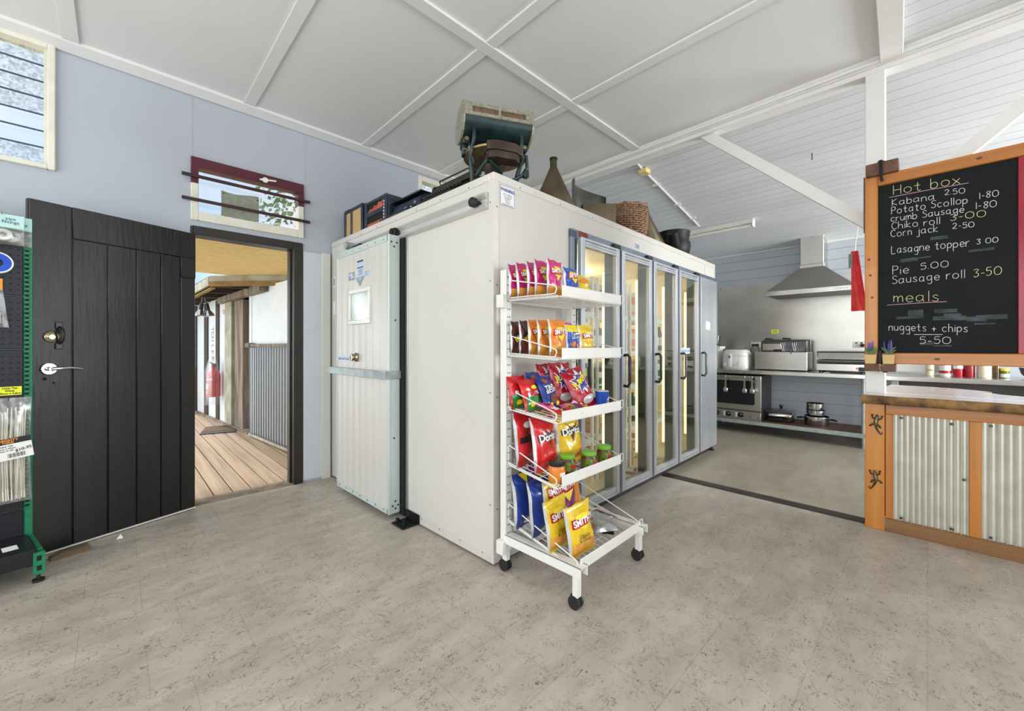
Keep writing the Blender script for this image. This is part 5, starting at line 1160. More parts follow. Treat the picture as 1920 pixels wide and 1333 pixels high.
# jars on the second bench
def canister(Y, r_, h_, m_, label, name='canister', cat='jar', cap=None, band=None, cap_h=.02, group=None, txt=None):
    t = kit(name, label, cat, 6.45, Y, BZ + .001, group)
    b = MB(); b.lathe([(0, 0), (r_ * .95, 0), (r_, .006), (r_, h_ - .006), (r_ * .94, h_), (0, h_)], 24); b.mi = 1
    if band: b.lathe([(r_ * 1.01, h_ * band[0]), (r_ * 1.012, h_ * band[1])], 24, caps=False)
    if txt: b.mi = 2; b.text(txt, r_ * .7, lambda x, y: (r_ * 1.015 * sin(x / r_), -r_ * 1.015 * cos(x / r_), h_ * .42 + y), .01)
    b.build('body', [m_, band[2] if band else m_, 'ink'], t)
    if cap: b = MB(); b.lathe([(0, h_ - .001), (r_ * 1.02, h_ - .001), (r_ * 1.02, h_ + cap_h), (r_ * .9, h_ + cap_h + .004), (0, h_ + cap_h + .004)], 24); b.build('lid', cap, t)
canister(-.02, .036, .15, 'cream_jar', 'cream cup with handwriting on the bench, leftmost under the menu board', 'cup', 'cup', txt='Cake')
canister(-.135, .047, .12, 'white_plastic', 'white jar with red and green label on the bench under the menu board', cap='red_can', band=(.25, .5, 'red_can'), cap_h=.05)
canister(-.232, .040, .135, 'red_can', 'red tin with a white top band between the white jar and plain red tin', 'tin', 'tin', cap='red_can', band=(.62, .92, 'print_white'))
canister(-.308, .042, .15, 'dark_red_can', 'plain dark red tin on the bench next to the wide cream jar', 'tin', 'tin', cap='dark_red_can')
canister(-.412, .052, .14, 'cream_jar', 'wide cream jar on the bench right of the plain red tin', cap='white_plastic')
canister(-.492, .026, .13, 'bt_amber', 'slim dark glass bottle on the bench between two jars', 'bottle', 'bottle', cap='black_plastic')
canister(-.548, .033, .075, 'jar_label', 'small jar with a yellow lid at the right end of the bench jars', cap='print_yellow', band=(.1, .6, 'paper'))
t = kit('steel_bowl', 'dark round bowl on the bench at the right edge of the view', 'bowl', 6.5, -.74, BZ + .001)
b = MB(); b.lathe([(0, 0), (.05, 0), (.085, .05), (.1, .11), (.095, .11), (.08, .05), (.045, .008), (0, .008)], 24); b.build('bowl', 'steel_dark', t)
# red bag hanging behind the post
t = thing('hanging_apron', 'red cloth with a white tag hanging behind the white post', 'cloth', (3.70, .335, 1.42), RK)
b = MB()
b.grid(12, 14, lambda u, v: (-.04 + .085 * u * (1 - .55 * v), .012 * sin(u * 9 + v * 3) * (1 - v * .6), .42 * v)); b.grid(12, 14, lambda u, v: (-.04 + .085 * u * (1 - .55 * v), .018 + .012 * sin(u * 9 + v * 3) * (1 - v * .6), .42 * v), True); b.build('cloth', 'red_cloth', t)
b = MB(); b.tube([(-.02, .01, .41), (-.015, .01, .5), (.0, .0, .62)], .004, 6); b.build('cord', 'paper', t)
b = MB(); b.box(-.052, -.03, -.018, -.014, .30, .40, .002); b.build('tag', 'scoop_metal', t)

# ================================================================ serving counter and menu board
FX = 3.50
t = thing('serving_counter', 'pine framed serving counter with corrugated iron panels and slab top', 'counter', (FX, -.4, 0), RK)
def cb(*a, bv=.003): b = MB(); b.T = M.Translation((-.4, 0, 0)); b.box(*a, bv); return b      # x here = -Y of the world
cb(-.187, 1.4, 0, .04, .742, .812).build('top_rail', 'pine', t)
cb(-.187, 1.4, -.004, .05, 0, .082).build('bottom_rail', wood('pine_dark', (150, 106, 62), (118, 82, 48), .45, 'x', 5, .15), t)
for x0, x1 in ((-.187, -.150), (.167, .215), (.58, .63), (1.0, 1.05)): cb(x0, x1, 0, .04, .082, .742).build('stile', 'pine_z', t)
for (x0, x1, p) in ((-.15, .167, .0262), (.213, .58, .031), (.63, 1.0, .031)):
    b = MB(); b.T = M.Translation((-.4, 0, 0)); n = int((x1 - x0) / p * 16)
    b.grid(n, 1, lambda u, v: (x0 + (x1 - x0) * u, .018 - .014 * (.5 + .5 * cos((x1 - x0) * u / p * 2 * pi)) ** 2.4, .08 + .664 * v)); pn = b.build('corrugated_panel', 'corrugated', t, 60)
    for (x, z) in ((x0 + .035, .725), (x0 + .25, .715), (x0 + .035, .10), (x0 + .25, .10), (x1 - .02, .40)):
        b = MB(); b.T = M.Translation((-.4 + x, .008, z)) @ M.Rotation(R(90), 4, 'X'); b.lathe([(0, 0), (.008, 0), (.008, .003), (.004, .006), (0, .006)], 10); b.build('screw', 'steel_dark', pn)
b = MB(); b.T = M.Translation((-.4, 0, 0)); b.box(-.19, 1.4, .045, .06, .08, .81); b.build('backing', 'black_gap', t)
# end post cladding
b = MB(); b.T = M.Translation((-.4, 0, 0)); b.box(-.285, -.189, -.012, .008, .0, .812, .003); b.build('end_board', 'pine_z', t)
# slab with live edges
b = MB(); rr = random.Random(3); n = 40; up = []; lo_ = []
ys = [-.29 + 1.7 * i / n for i in range(n + 1)]
wob = [.010 * sin(y * 9) + .007 * sin(y * 23 + 1) for y in ys]
def slab(z, g): 
    fr = [(y, -.135 + w_ - g) for y, w_ in zip(ys, wob)]
    bk = [(1.41, .33 + g), (.9, .36 + g), (.55, .34 + g), (.42, .40 + g), (.33, .47 + g), (.26, .60 + g), (.30, .66 + g), (.20, .78 + g), (.05, .86 + g), (-.1, .88 + g), (-.2, .90 + g)]
    return [(x, y, z) for x, y in fr + bk]
t2 = thing('slab_top', 'thick live edge timber slab with shiny pale surface on the counter', 'counter top', (FX, 0, .813), RK)
L0, L1, L2, L3 = slab(.0, -.012), slab(.018, .006), slab(.042, .004), slab(.056, -.002); k_ = len(L0)
b.add(L0 + L1 + L2 + L3, [(i + r_ * k_, (i + 1) % k_ + r_ * k_, (i + 1) % k_ + (r_ + 1) * k_, i + (r_ + 1) * k_) for r_ in range(3) for i in range(k_)] + [tuple(range(k_ - 1, -1, -1))]); b.build('live_edge', 'bark', t2, 50)
b = MB(); b.add(slab(.0562, -.002), [tuple(range(k_))]); b.build('polished_top', wood('slab_face', (222, 212, 206), (176, 156, 150), .2, 'x', 4, .08, .3), t2)
# lizards
def lizard(x, z, rot, label, flip=1):
    t = thing('lizard_ornament', label, 'ornament', (FX - .0135, -x, z), 0, 'metal lizards on the end board'); t.rotation_euler = (0, 0, RK)
    b = MB(); b.T = M.Rotation(R(rot), 4, 'Y'); b.T = b.T @ M.Scale(flip, 4, (1, 0, 0))
    b.tube([(0, -.004, .062), (0, -.006, .05), (0, -.006, .038), (.0, -.007, .02), (.0, -.007, 0), (.002, -.006, -.012)], [.004, .010, .008, .012, .011, .006], 10); b.build('body', 'lizard', t)
    b = MB(); b.T = M.Rotation(R(rot), 4, 'Y') @ M.Scale(flip, 4, (1, 0, 0)); b.tube([(.002, -.005, -.01), (.01, -.004, -.03), (.024, -.004, -.05), (.034, -.004, -.062), (.040, -.004, -.05), (.034, -.004, -.044)], [.006, .005, .004, .003, .0025, .002], 8); b.build('tail', 'lizard_dark', t)
    for (sx, z0, z1) in ((-1, .03, .05), (1, .03, .05), (-1, .0, -.012), (1, .0, -.012)):
        b = MB(); b.T = M.Rotation(R(rot), 4, 'Y') @ M.Scale(flip, 4, (1, 0, 0)); b.tube([(sx * .006, -.004, z0), (sx * .02, -.005, (z0 + z1) / 2 - .003), (sx * .024, -.003, z1)], [.005, .0045, .0035], 7)
        for k in (-1, 0, 1): b.tube([(sx * .024, -.003, z1), (sx * (.024 + .006 * k), -.002, z1 + .009 * (1 if z1 > z0 else -1))], .0022, 5)
        b.build('leg', 'lizard_dark', t)
lizard(-.232, .675, 8, 'upper metal lizard ornament on the pine end board of the counter')
lizard(-.230, .318, -6, 'lower metal lizard ornament on the pine end board of the counter', -1)
# ---- menu board
MX = 3.42
t = thing('menu_board', 'chalk menu board in a pine frame hanging over the serving counter', 'menu board', (MX, 0, 1.06), RK)
Z0 = 1.06
def mb(x0, x1, y0, y1, z0, z1, m_, name, par=None, bv=.004): b = MB(); b.box(x0, x1, y0, y1, z0 - Z0, z1 - Z0, bv); return b.build(name, m_, par or t)
mb(-.279, -.216, -.012, .03, 1.062, 2.243, 'pine_z', 'frame_side'); mb(-.216, .95, -.012, .03, 2.175, 2.243, 'pine', 'frame_rail'); mb(-.216, .95, -.012, .03, 1.064, 1.132, 'pine', 'frame_rail')
mb(-.216, .336, .006, .016, 1.132, 2.175, 'chalkboard', 'chalk_panel', None, 0)
rp = mb(.336, .95, -.002, .016, 1.132, 2.175, 'red_panel', 'red_panel', None, .002)
mb(-.285, -.279, .0, .03, 1.9, 2.25, 'black_plastic', 'edge_strip', None, 0)
mat('knot', (70, 40, 22), .5, c2=(110, 62, 28), sc=60)
b = MB()
for (x, z) in ((-.252, 1.62), (-.243, 1.48), (-.258, 1.72), (.04, 1.098), (.20, 2.21)): b.T = M.Translation((x, -.0125, z - Z0)) @ M.Rotation(R(90), 4, 'X'); b.lathe([(0, 0), (.009, 0), (.0, .0008)], 12, 1.4 if z < 1.3 or z > 2 else .8, .8)
b.build('knots', 'knot', t)
GL = {'H': "0,10 0,0|5.5,10 5.5,0|0,5 5.5,5", 'o': "3,6 1,5.2 .2,3 1,.8 3,0 5,.8 5.8,3 5,5.2 3,6", 't': "2.2,9 2.2,1 3.4,0 4.4,.6|0,6 4.4,6", 'b': "0,10 0,0|0,3.5 1.5,5.8 3.8,5.8 5,3 3.8,.3 1.5,0 0,1.5", 'x': "0,6 5,0|5,6 0,0",
 'K': "0,10 0,0|5,9.5 0,4.5 5.4,0", 'a': "5,5.2 3,6 .8,5 .2,2.8 1,.6 3,.4 4.8,2.4|5,6 5,1 5.8,0", 'n': "0,6 0,0|0,4 1.6,5.8 3.6,5.8 4.6,4.4 4.8,0", 'P': "0,10 0,0|0,10 3.6,9.8 5,7.6 3.6,5.2 0,5", 'S': "5.2,8.8 3,10 .6,8.6 1,6.4 3.4,5.2 5.2,3.4 4.4,.8 2,0 0,1",
 'c': "5,5 3,6 .8,4.8 .3,2.6 1.4,.5 3.2,0 5,1", 'l': ".5,10 .5,0", 'p': "0,6 0,-4|0,4 1.8,5.8 4,5.4 5,3 3.8,.6 1.6,.2 0,1.6", 'r': "0,6 0,0|0,3.6 1.6,5.6 3.6,5.8", 'u': "0,6 .2,1.6 1.6,.1 3.6,.6 4.8,2.4|4.8,6 4.8,0", 'm': "0,6 0,0|0,4 1.6,5.8 3,5 3.2,0|3.2,4 4.8,5.8 6.2,5 6.6,0",
 'g': "5,5.2 3,6 .8,5 .3,3 1.2,.9 3,.6 5,2.6|5,6 5,-2.5 3.6,-4 1,-3.4", 's': "4,5.2 2.2,6 .6,5 1.6,3.4 3.8,2.2 3.6,.6 2,0 0,.8", 'e': ".4,3 5,3.2 4.4,5.2 2.6,6 .8,4.8 .3,2.4 1.6,.3 3.4,0 5,1", 'C': "6,8.4 4,9.8 1.4,8.6 .2,5 1.4,1.2 4,0 6,1.4", 'h': "0,10 0,0|0,4 1.8,5.8 3.8,5.4 4.6,4 4.8,0",
 'i': ".5,6 .5,0|.5,8.6 .6,8.2", 'k': "0,10 0,0|4.2,6 0,2.8 4.6,0", 'j': "2.4,6 2.4,-2.6 1,-4 -.6,-3.2|2.4,8.6 2.5,8.2", 'L': "0,10 0,0 5,.2", '2': "0,7.6 1.4,9.8 3.8,9.4 4.6,7 2.4,3 0,.2 5.4,.2", '5': "5,10 1,10 .6,6 3.2,6.4 5,4.2 4.2,1 2,0 0,1",
 '0': "3.4,10 .8,8.4 0,5 .8,1.4 3.4,0 6,1.4 6.8,5 6,8.4 3.4,10", '3': "0,8.8 2.4,10 4.4,8.4 2.2,5.6 4.6,3.4 3.6,.6 1.4,0 0,1.4", '1': ".6,10 .6,0", '8': "4.6,9 2.4,10 .6,8.2 2.4,5.6 4.6,3 3,.2 .8,1 .6,3.2 3,5.6 4.8,8 4.6,9", '-': "0,4 3,4", '.': "0,.8 .3,.3", '+': "0,3 5,3|2.5,5.6 2.5,.4", '7': "0,10 5,10 2,0"}
def smooth(P):
    if len(P) < 3: return P
    out = []
    for i in range(len(P) - 1):
        p0, p1, p2, p3 = P[max(i-1, 0)], P[i], P[i+1], P[min(i+2, len(P)-1)]
        for k in range(4):
            s = k / 4; out.append(tuple(.5 * (2*p1[j] + (p2[j] - p0[j]) * s + (2*p0[j] - 5*p1[j] + 4*p2[j] - p3[j]) * s*s + (3*p1[j] - p0[j] - 3*p2[j] + p3[j]) * s**3) for j in (0, 1)))
    return out + [P[-1]]
def chalk_line(body, x0, x1, z0, z1, h_, m_, yy=.0055, r_=.0014):
    strokes = []; x = 0
    for ch in body:
        if ch == ' ': x += 5; continue
        S_ = [[tuple(float(q) for q in p.split(',')) for p in st.split()] for st in GL[ch].split('|')]
        strokes += [[(p[0] + x, p[1]) for p in st] for st in S_]; x += max(p[0] for st in S_ for p in st) + 2.3
    sc = (x1 - x0) / (x - 2.3); b = MB(); rj = random.Random(len(body) * 7 + int(z0 * 1000))
    for st in strokes:
        jx, jy = rj.uniform(-.25, .25), rj.uniform(-.35, .35)
        pts = [(x0 + (p[0] + jx) * sc, yy, z0 + (z1 - z0) * p[0] / x + (p[1] + jy) / 10 * h_ - Z0) for p in smooth(st)]
        b.tube(pts, r_, 5)
    return b
def chalk(m_, *lines, name='chalk_writing', par=None, yy=.0055):
    for l_ in lines: chalk_line(*l_, m_, yy).build(name, m_, par or t, 60)
chalk('chalk_yellow', ('Hot box', -.145, .129, 2.106, 2.094, .056), ('meals', -.146, .043, 1.445, 1.432, .062), ('3-00', .094, .224, 1.894, 1.887, .036), ('3-50', .181, .279, 1.557, 1.563, .044), name='chalk_heading')
chalk('chalk', ('Kabana', -.152, .028, 2.040, 2.032, .040), ('2.50', .07, .148, 2.046, 2.037, .03), ('Potato Scollop', -.154, .157, 1.989, 1.978, .042), ('1-80', .201, .27, 1.99, 1.989, .034), ('crumb Sausage', -.158, .143, 1.942, 1.930, .040), ('1-80', .188, .263, 1.936, 1.931, .036),
      ('Chiko roll', -.154, .049, 1.895, 1.883, .042), ('Corn jack', -.158, .042, 1.848, 1.839, .042), ('2-50', .101, .182, 1.845, 1.838, .030), ('Lasagne topper', -.154, .164, 1.745, 1.734, .046), ('3 00', .192, .268, 1.739, 1.739, .028), ('Pie', -.15, -.079, 1.615, 1.614, .050), ('5.00', -.028, .083, 1.629, 1.63, .036),
      ('Sausage roll', -.152, .147, 1.558, 1.559, .048), ('nuggets + chips', -.166, .157, 1.27, 1.252, .046), ('5-50', -.031, .093, 1.187, 1.187, .040))
b = MB()
for (x0, z0, x1, z1) in ((-.164, 2.094, .163, 2.09), (-.175, 1.428, .078, 1.43)): b.tube([(x0, .0055, z0 - Z0), ((x0 + x1) / 2, .0055, (z0 + z1) / 2 - Z0 + .002), (x1, .0055, z1 - Z0)], .0015, 5)
b.build('chalk_underline', 'chalk_pink', t)
b = MB(); b.tube([(-.055, .0055, 1.243 - Z0), (.062, .0055, 1.24 - Z0)], .0015, 5); b.build('chalk_underline', 'chalk', t)
b = MB(); rj = random.Random(9)
for k in range(16):
    x = rj.uniform(-.15, .2); z = rj.choice((1.33, 1.36, 1.39, 1.21, 1.69, 1.80, 1.30, 1.17)) + rj.uniform(-.012, .012); L_2 = rj.uniform(.05, .16); h_ = rj.uniform(.008, .026)
    b = MB(); b.box(x, min(.33, x + L_2), .0045 - k * .00002, .0058, z - Z0, z + h_ - Z0); b.build('chalk_smear', 'chalk_smear', t)
chalk('chalk_hot', ('5 7', .352, .46, 1.62, 1.62, .05), ('00', .352, .44, 1.50, 1.50, .05), ('7 80', .352, .5, 1.56, 1.56, .04), name='pink_writing', par=t, yy=-.003)
# blocks, hooks and lavender pots at the board's edge
t3 = thing('wall_hook_block', 'dark brown timber block with an iron hook on the top corner of the menu board', 'hook', (3.40, 0, 2.235), RK)
b = MB(); b.box(-.272, -.122, -.02, .12, .0, .078, .004); b.build('block', 'brown_wood', t3)
b = MB(); b.tube([(-.2, -.025, .085), (-.2, -.03, .04), (-.2, -.026, -.02), (-.195, -.022, -.045)], .008, 6); b.tube([(-.21, -.0, .085), (-.19, .03, .088)], .01, 6); b.build('hook', 'black_iron', t3)
t3 = thing('timber_shelf', 'small dark timber shelf holding lavender pots under the menu board corner', 'shelf', (3.39, 0, 1.018), RK)
b = MB(); b.box(-.276, -.132, -.045, .09, .0, .046, .003); b.build('block', 'brown_wood', t3)
b = MB(); b.box(-.214, -.196, -.005, .025, .046, .13, .002); b.box(-.19, -.17, -.046, .0, -.006, .0); b.build('strap', 'black_iron', t3)
b = MB(); b.tube([(-.2, -.047, .046), (-.205, -.05, .03), (-.2, -.05, .005), (-.215, -.05, -.012)], .0016, 5); b.tube([(-.21, -.047, .046), (-.195, -.05, .035), (-.186, -.05, .045)], .0016, 5); b.build('twine', 'cane', t3)
def lav(x, label):
    t = thing('lavender_pot', label, 'potted plant', (3.372, -x, 1.065), RK, 'lavender pots on the timber shelf'); r2 = random.Random(int(x * 1000))
    b = MB(); b.prism([(-.024, 0), (.024, 0), (.028, .056), (-.028, .056)], -.022, .022, 'y'); b.build('paper_pot', 'terracotta_paper', t)
    b = MB()
    for k in range(26):
        a_ = r2.uniform(0, 6.28); l_ = r2.uniform(.03, .055); b.tube([(0, 0, .05), (.016 * cos(a_), .016 * sin(a_), .05 + l_ * .6), (.034 * cos(a_), .034 * sin(a_), .052 + l_)], [.003, .0025, .001], 4)
    b.build('leaves', 'leaf_green', t)
    b = MB()
    for k in range(9):
        a_ = r2.uniform(0, 6.28); rr_ = r2.uniform(.004, .026); z = r2.uniform(.105, .13); x_, y_ = rr_ * cos(a_), rr_ * sin(a_)
        b.tube([(x_ * .4, y_ * .4, .06), (x_, y_, z)], .0012, 4)
        for q in range(6): b.T = M.Translation((x_, y_, z - .03 + q * .008)); b.lathe([(0, 0), (.0055 - q * .0006, .004), (0, .008)], 6)
        b.T = M.Identity(4)
    b.build('flowers', 'lavender', t)
lav(-.247, 'potted lavender in a paper pot, left one on the timber shelf')
lav(-.165, 'potted lavender in a paper pot, right one on the timber shelf')

# ================================================================ the verandah seen through the open door
b = MB(); x = -1.2
while x < 1.45: b.box(x, x + .118, WY + .12, 11.5, -.06, -.018 + .002 * sin(x * 40), .003); x += .126
struct(b.build('floor', 'deck'))
b = MB(); b.box(-1.2, 1.6, WY + .12, 11.5, -.1, -.065); struct(b.build('floor', 'black_gap'))
VT = math.atan2(.0883, 1); VM = M.Translation((1.43, 5.0, -.02)) @ M.Rotation(VT, 4, 'Z')
def vb(*a, bv=0): b = MB(); b.T = VM.copy(); b.box(*a, bv); return b
# outbuilding along the right of the verandah
b = vb(0, .06, -1.05, 1.36, 0, 1.96); b.box(-.012, .05, 1.36, 1.45, 0, 1.95, .004); b.box(0, .06, 2.54, 6, 0, 1.95); struct(b.build('wall_shed', 'shed_white'))
b = vb(-.02, .1, 2.22, 2.54, .02, 1.93, bv=.006); struct(b.build('trim_shed_post', 'fascia_old'))
b = vb(-.0, .08, 1.76, 2.12, .02, 1.86, bv=.004); struct(b.build('trim_shed_door_board', 'weathered'))
for y0, y1 in ((4.28, 4.46), (3.53, 3.75), (2.88, 3.04), (5.1, 5.25)):
    b = vb(-.018, 0, y0, y1, 0, 1.93); struct(b.build('trim_shed_batten', 'dark_wood'))
b = vb(-.04, .06, 1.45, 6, -.0, .03); struct(b.build('trim_shed_sill', 'weathered'))
b = vb(.5, .55, 1.2, 2.6, 0, 2.0); b.box(.06, .55, 2.55, 2.6, 0, 2.0); b.box(.06, .55, 1.2, 1.25, 0, 2.0); b.box(.0, .55, 1.2, 2.6, 1.9, 1.95); struct(b.build('wall_shed_inside', 'dark_wood'))
t = thing('shed_shelves', 'dark shelves inside the outbuilding doorway beyond the open door', 'shelf', tuple(VM @ V((.14, 1.7, 0))), VT)
for z in (.42, .66, .92, 1.13, 1.4):
    b = MB(); b.box(-.04, .3, -.4, .75, z - .02, z, .002); b.build('shelf_board', 'weathered', t)
for i, (z, y, h_, m_, l_) in enumerate(((0.0, 1.66, .38, 'blue_plastic', 'tall blue tub on the floor of the outbuilding doorway'), (.425, 1.70, .17, 'paper', 'pale box on the lowest shelf in the outbuilding doorway'), (.665, 1.74, .14, 'sticker_blue', 'small blue tin on a shelf in the outbuilding doorway'), (.925, 1.66, .14, 'sign_red', 'dull red box on a shelf in the outbuilding doorway'), (1.135, 1.72, .2, 'leaf_green', 'green bottle on a shelf in the outbuilding doorway'), (1.405, 1.72, .2, 'cream_box', 'cream carton on the top shelf in the outbuilding doorway'))):
    b = MB(); b.box(-.06, .06, -.07, .07, .001, h_, .012); b.mi = 1; b.box(-.0615, -.06, -.04, .04, h_ * .3, h_ * .6); o = b.build('storage_box', [m_, 'paper']); o.location = VM @ V((.19, y, z if z else .02)); o.rotation_euler = (0, 0, VT); tag(o, l_, 'storage box')
# slatted railing in front of the white wall
t = thing('railing', 'low railing of grey vertical bars against the white outbuilding wall', 'railing', tuple(VM @ V((-.05, 0, 0))), VT)
b = MB(); b.box(-.02, .02, -.6, 1.30, 1.19, 1.225, .004); b.build('top_rail', 'weathered', t)
b = MB(); b.box(-.02, .02, -.6, 1.30, .015, .045, .004); b.build('bottom_rail', 'fascia_old', t)
y = -.58
while y < 1.27: b = MB(); b.box(-.003, .003, y, y + .036, .045, 1.19); b.build('bar', 'bar_steel', t); y += .084
b = vb(-.09, -.02, 1.22, 1.36, 1.18, 1.24, bv=.008); tag(b.build('gate_latch', 'weathered'), 'dark latch block at the end of the railing top', 'latch')
# roof: hessian under the awning, old fascias, beam, rafters
b = MB(); 
def hs(u, v):
    y = 3.98 + 2.3 * v - .55 * u * v; x = -1.4 + 3.6 * u
    return (x, y, 2.085 - .05 * v - .012 * sin(v * 9 + u * 4) * sin(u * 11) - .008 * sin(u * 23 + v * 5))
b.grid(40, 20, hs); b.grid(40, 20, lambda u, v: tuple(V(hs(u, v)) + V((0, 0, .012))), True); tag(b.build('hessian_awning', 'burlap'), 'tan hessian cloth stretched under the verandah roof', 'cloth')
def bar(name, p, q, w_, h_, m_, up=(0, 0, 1)):
    p, q = V(p), V(q); d = (q - p); L_ = d.length; ax = d.normalized(); s_ = ax.cross(V(up)).normalized(); u_ = s_.cross(ax)
    b = MB(); b.T = M((( ax.x, s_.x, u_.x, p.x), (ax.y, s_.y, u_.y, p.y), (ax.z, s_.z, u_.z, p.z), (0, 0, 0, 1))); b.box(0, L_, -w_/2, w_/2, -h_/2, h_/2, .004); return struct(b.build(name, m_))
bar('trim_fascia', (.80, 6.02, 1.985), (1.75, 5.30, 2.02), .03, .075, 'fascia_old'); bar('trim_fascia', (.805, 6.0, 1.92), (1.75, 5.28, 1.955), .04, .055, 'rust_edge')
bar('trim_fascia', (.80, 6.02, 1.955), (.62, 10.5, 1.90), .03, .10, 'fascia_old'); bar('trim_fascia', (.84, 6.05, 1.885), (.66, 10.5, 1.83), .05, .02, 'rust_edge')
bar('trim_beam', (1.30, 5.75, 1.90), (1.16, 7.7, 1.88), .09, .09, 'weathered')
for k in range(5): bar('trim_rafter', (.80 - k * .03, 6.25 + k * .75, 1.95), (1.5, 6.1 + k * .75, 1.97), .05, .08, 'dark_wood')
b = MB(); b.prism([(.8, 6.03), (1.75, 5.33), (2.2, 10.5), (.6, 10.5)], 2.0, 2.02, 'z'); struct(b.build('roof', 'weathered'))
b = MB(); b.grid(24, 4, lambda u, v: (1.36 + .16 * u, 5.72 + .12 * v + .05 * u, 1.93 - .16 * u * u + .008 * sin(u * 40))); b.grid(24, 4, lambda u, v: (1.36 + .16 * u, 5.72 + .12 * v + .05 * u, 1.935 - .16 * u * u + .008 * sin(u * 40)), True); struct(b.build('roof_sheet', 'dark_wood'))
# pair of floodlight bulbs under the eave
for x, y, l_, an in ((.80, 6.8, 'left of the two floodlight bulbs hanging under the outbuilding eave', -6), (.905, 6.8, 'right of the two floodlight bulbs under the outbuilding eave', 12)):
    t = thing('flood_bulb', l_, 'lamp', (x, y, 1.58), 0, 'floodlight bulbs under the eave'); t.rotation_euler = (0, R(-an), 0)
    b = MB(); b.lathe([(0, 0), (.055, .0), (.062, .012), (.045, .05), (.024, .085), (0, .085)], 20); b.build('bulb', 'chrome', t)
    b = MB(); b.lathe([(0, .08), (.025, .08), (.024, .17), (0, .17)], 14); b.build('socket', 'black_plastic', t)
    b = MB(); b.cyl((0, 0, .16), (0, 0, .26), .008); b.build('bracket', 'steel_dark', t)
# extinguisher in a plastic bag, sign, wall lettering, mat, brick red thing
t = thing('fire_extinguisher', 'red fire extinguisher hanging in a clear plastic bag on the outbuilding wall', 'extinguisher', tuple(VM @ V((-.12, 2.72, 0))), VT - R(64))
b = MB(); b.lathe([(0, .42), (.085, .42), (.09, .43), (.09, .76), (.075, .81), (.03, .84), (.025, .9), (0, .9)], 24); b.mi = 1
b.lathe([(.0905, .64), (.091, .645), (.091, .735), (.0905, .74)], 24, caps=False); b.mi = 2; cy_ = lambda th, z: (.0915 * sin(th), -.0915 * cos(th), z)
b.add([cy_(-.7 + k * .2, z) for z in (.54, .62) for k in range(5)], [(i, i + 1, i + 6, i + 5) for i in range(4)]); b.add([cy_(-.75 + k * .2, z) for z in (.46, .51) for k in range(4)], [(i, i + 1, i + 5, i + 4) for i in range(3)])
b.text('POWDER', .034, lambda x, y: cy_(x / .0915, .69 + y), .02); b.build('cylinder', ['ext_red', 'sign_red', 'paper'], t)
b = MB(); b.box(-.02, .05, -.015, .015, .88, .93, .004); b.tube([(0, 0, .92), (-.06, 0, .95), (-.09, 0, .93)], .008); b.build('valve', 'black_plastic', t)
b = MB(); b.grid(14, 12, lambda u, v: (.115 * cos(pi + u * pi) * (1 - .75 * max(0, v - .7) / .3), -.105 * sin(u * pi) * (1 - .5 * max(0, v - .7) / .3) - .0, .30 + .76 * v)); b.build('plastic_bag', 'poly_bag', t)
b = MB(); b.T = VM.copy(); b.box(-.006, -.001, 2.54 + .03, 2.54 + .13, 1.70, 1.92); b.mi = 1; b.box(-.0075, -.006, 2.59, 2.65, 1.76, 1.9); b.box(-.0075, -.006, 2.6, 2.64, 1.715, 1.74); tag(b.build('fire_sign', ['sign_red', 'paper']), 'narrow red and white sign high on the outbuilding wall above the extinguisher', 'sign')
b = MB(); b.T = VM.copy()
for i, ch in enumerate('TOILET'): b.text(ch, .16, lambda x, y: (-.004, 3.28 - y * 1.3 , 1.48 - i * .095 - x), -.02)
tag(b.build('painted_lettering', 'ink'), 'thin black lettering painted sideways on the white outbuilding wall', 'lettering')
t = thing('doormat', 'brown doormat with grey patterned ends on the verandah boards', 'mat', (1.06, 7.06, -.016), R(-14))
b = MB(); b.box(-.2, .2, -.3, .3, 0, .012, .003); b.build('border', 'doormat_edge', t)
b = MB(); b.box(-.18, .18, -.17, .2, .0125, .016); b.build('bristle_field', 'doormat', t)
b = MB(); b.T = VM.copy(); b.box(-.16, -.02, 4.42, 4.7, .03, .80, .01)
for k in range(6): b.box(-.165, -.16, 4.42, 4.7, .13 + k * .12, .14 + k * .12)
tag(b.build('brick_pier', mat('pier', (176, 92, 66), .8, var=.15, sc=18)), 'narrow red brick pier at the left edge of the doorway view', 'pier')
# trees beyond, seen through the fanlight
def tree(x, y, h_, label):
    t = thing('tree', label, 'tree', (x, y, -.6)); rt = random.Random(int(x * 10))
    b = MB(); b.tube([(0, 0, 0), (.1, 0, h_ * .4), (.0, .1, h_ * .8)], [.16, .11, .04], 8); b.build('trunk', 'dark_wood', t)
    b = MB()
    for k in range(1500):
        a_ = rt.uniform(0, 6.28); e_ = rt.uniform(-.7, 1.5); rr_ = rt.uniform(.5, 1) ** .5 * h_ * .3; p = V((rr_ * cos(a_) * cos(e_), rr_ * sin(a_) * cos(e_), h_ * .72 + rr_ * sin(e_)))
        n_ = V((rt.gauss(0, 1), rt.gauss(0, 1), rt.gauss(0, 1))).normalized(); s1 = n_.orthogonal().normalized() * rt.uniform(.08, .16); s2 = n_.cross(s1) * .5
        b.add([p - s1, p + s2, p + s1, p - s2], [(0, 1, 2, 3)])
    b.build('foliage', 'leaf_green', t)
tree(5.6, 14.5, 8.6, 'leafy tree beyond the fanlight, right side')

# ================================================================ hardware display stand at the left edge
DZ = R(12)
t = thing('display_stand', 'green and black pegboard display stand at the left edge beside the open door', 'display stand', (-.335, 3.385, 0), DZ)
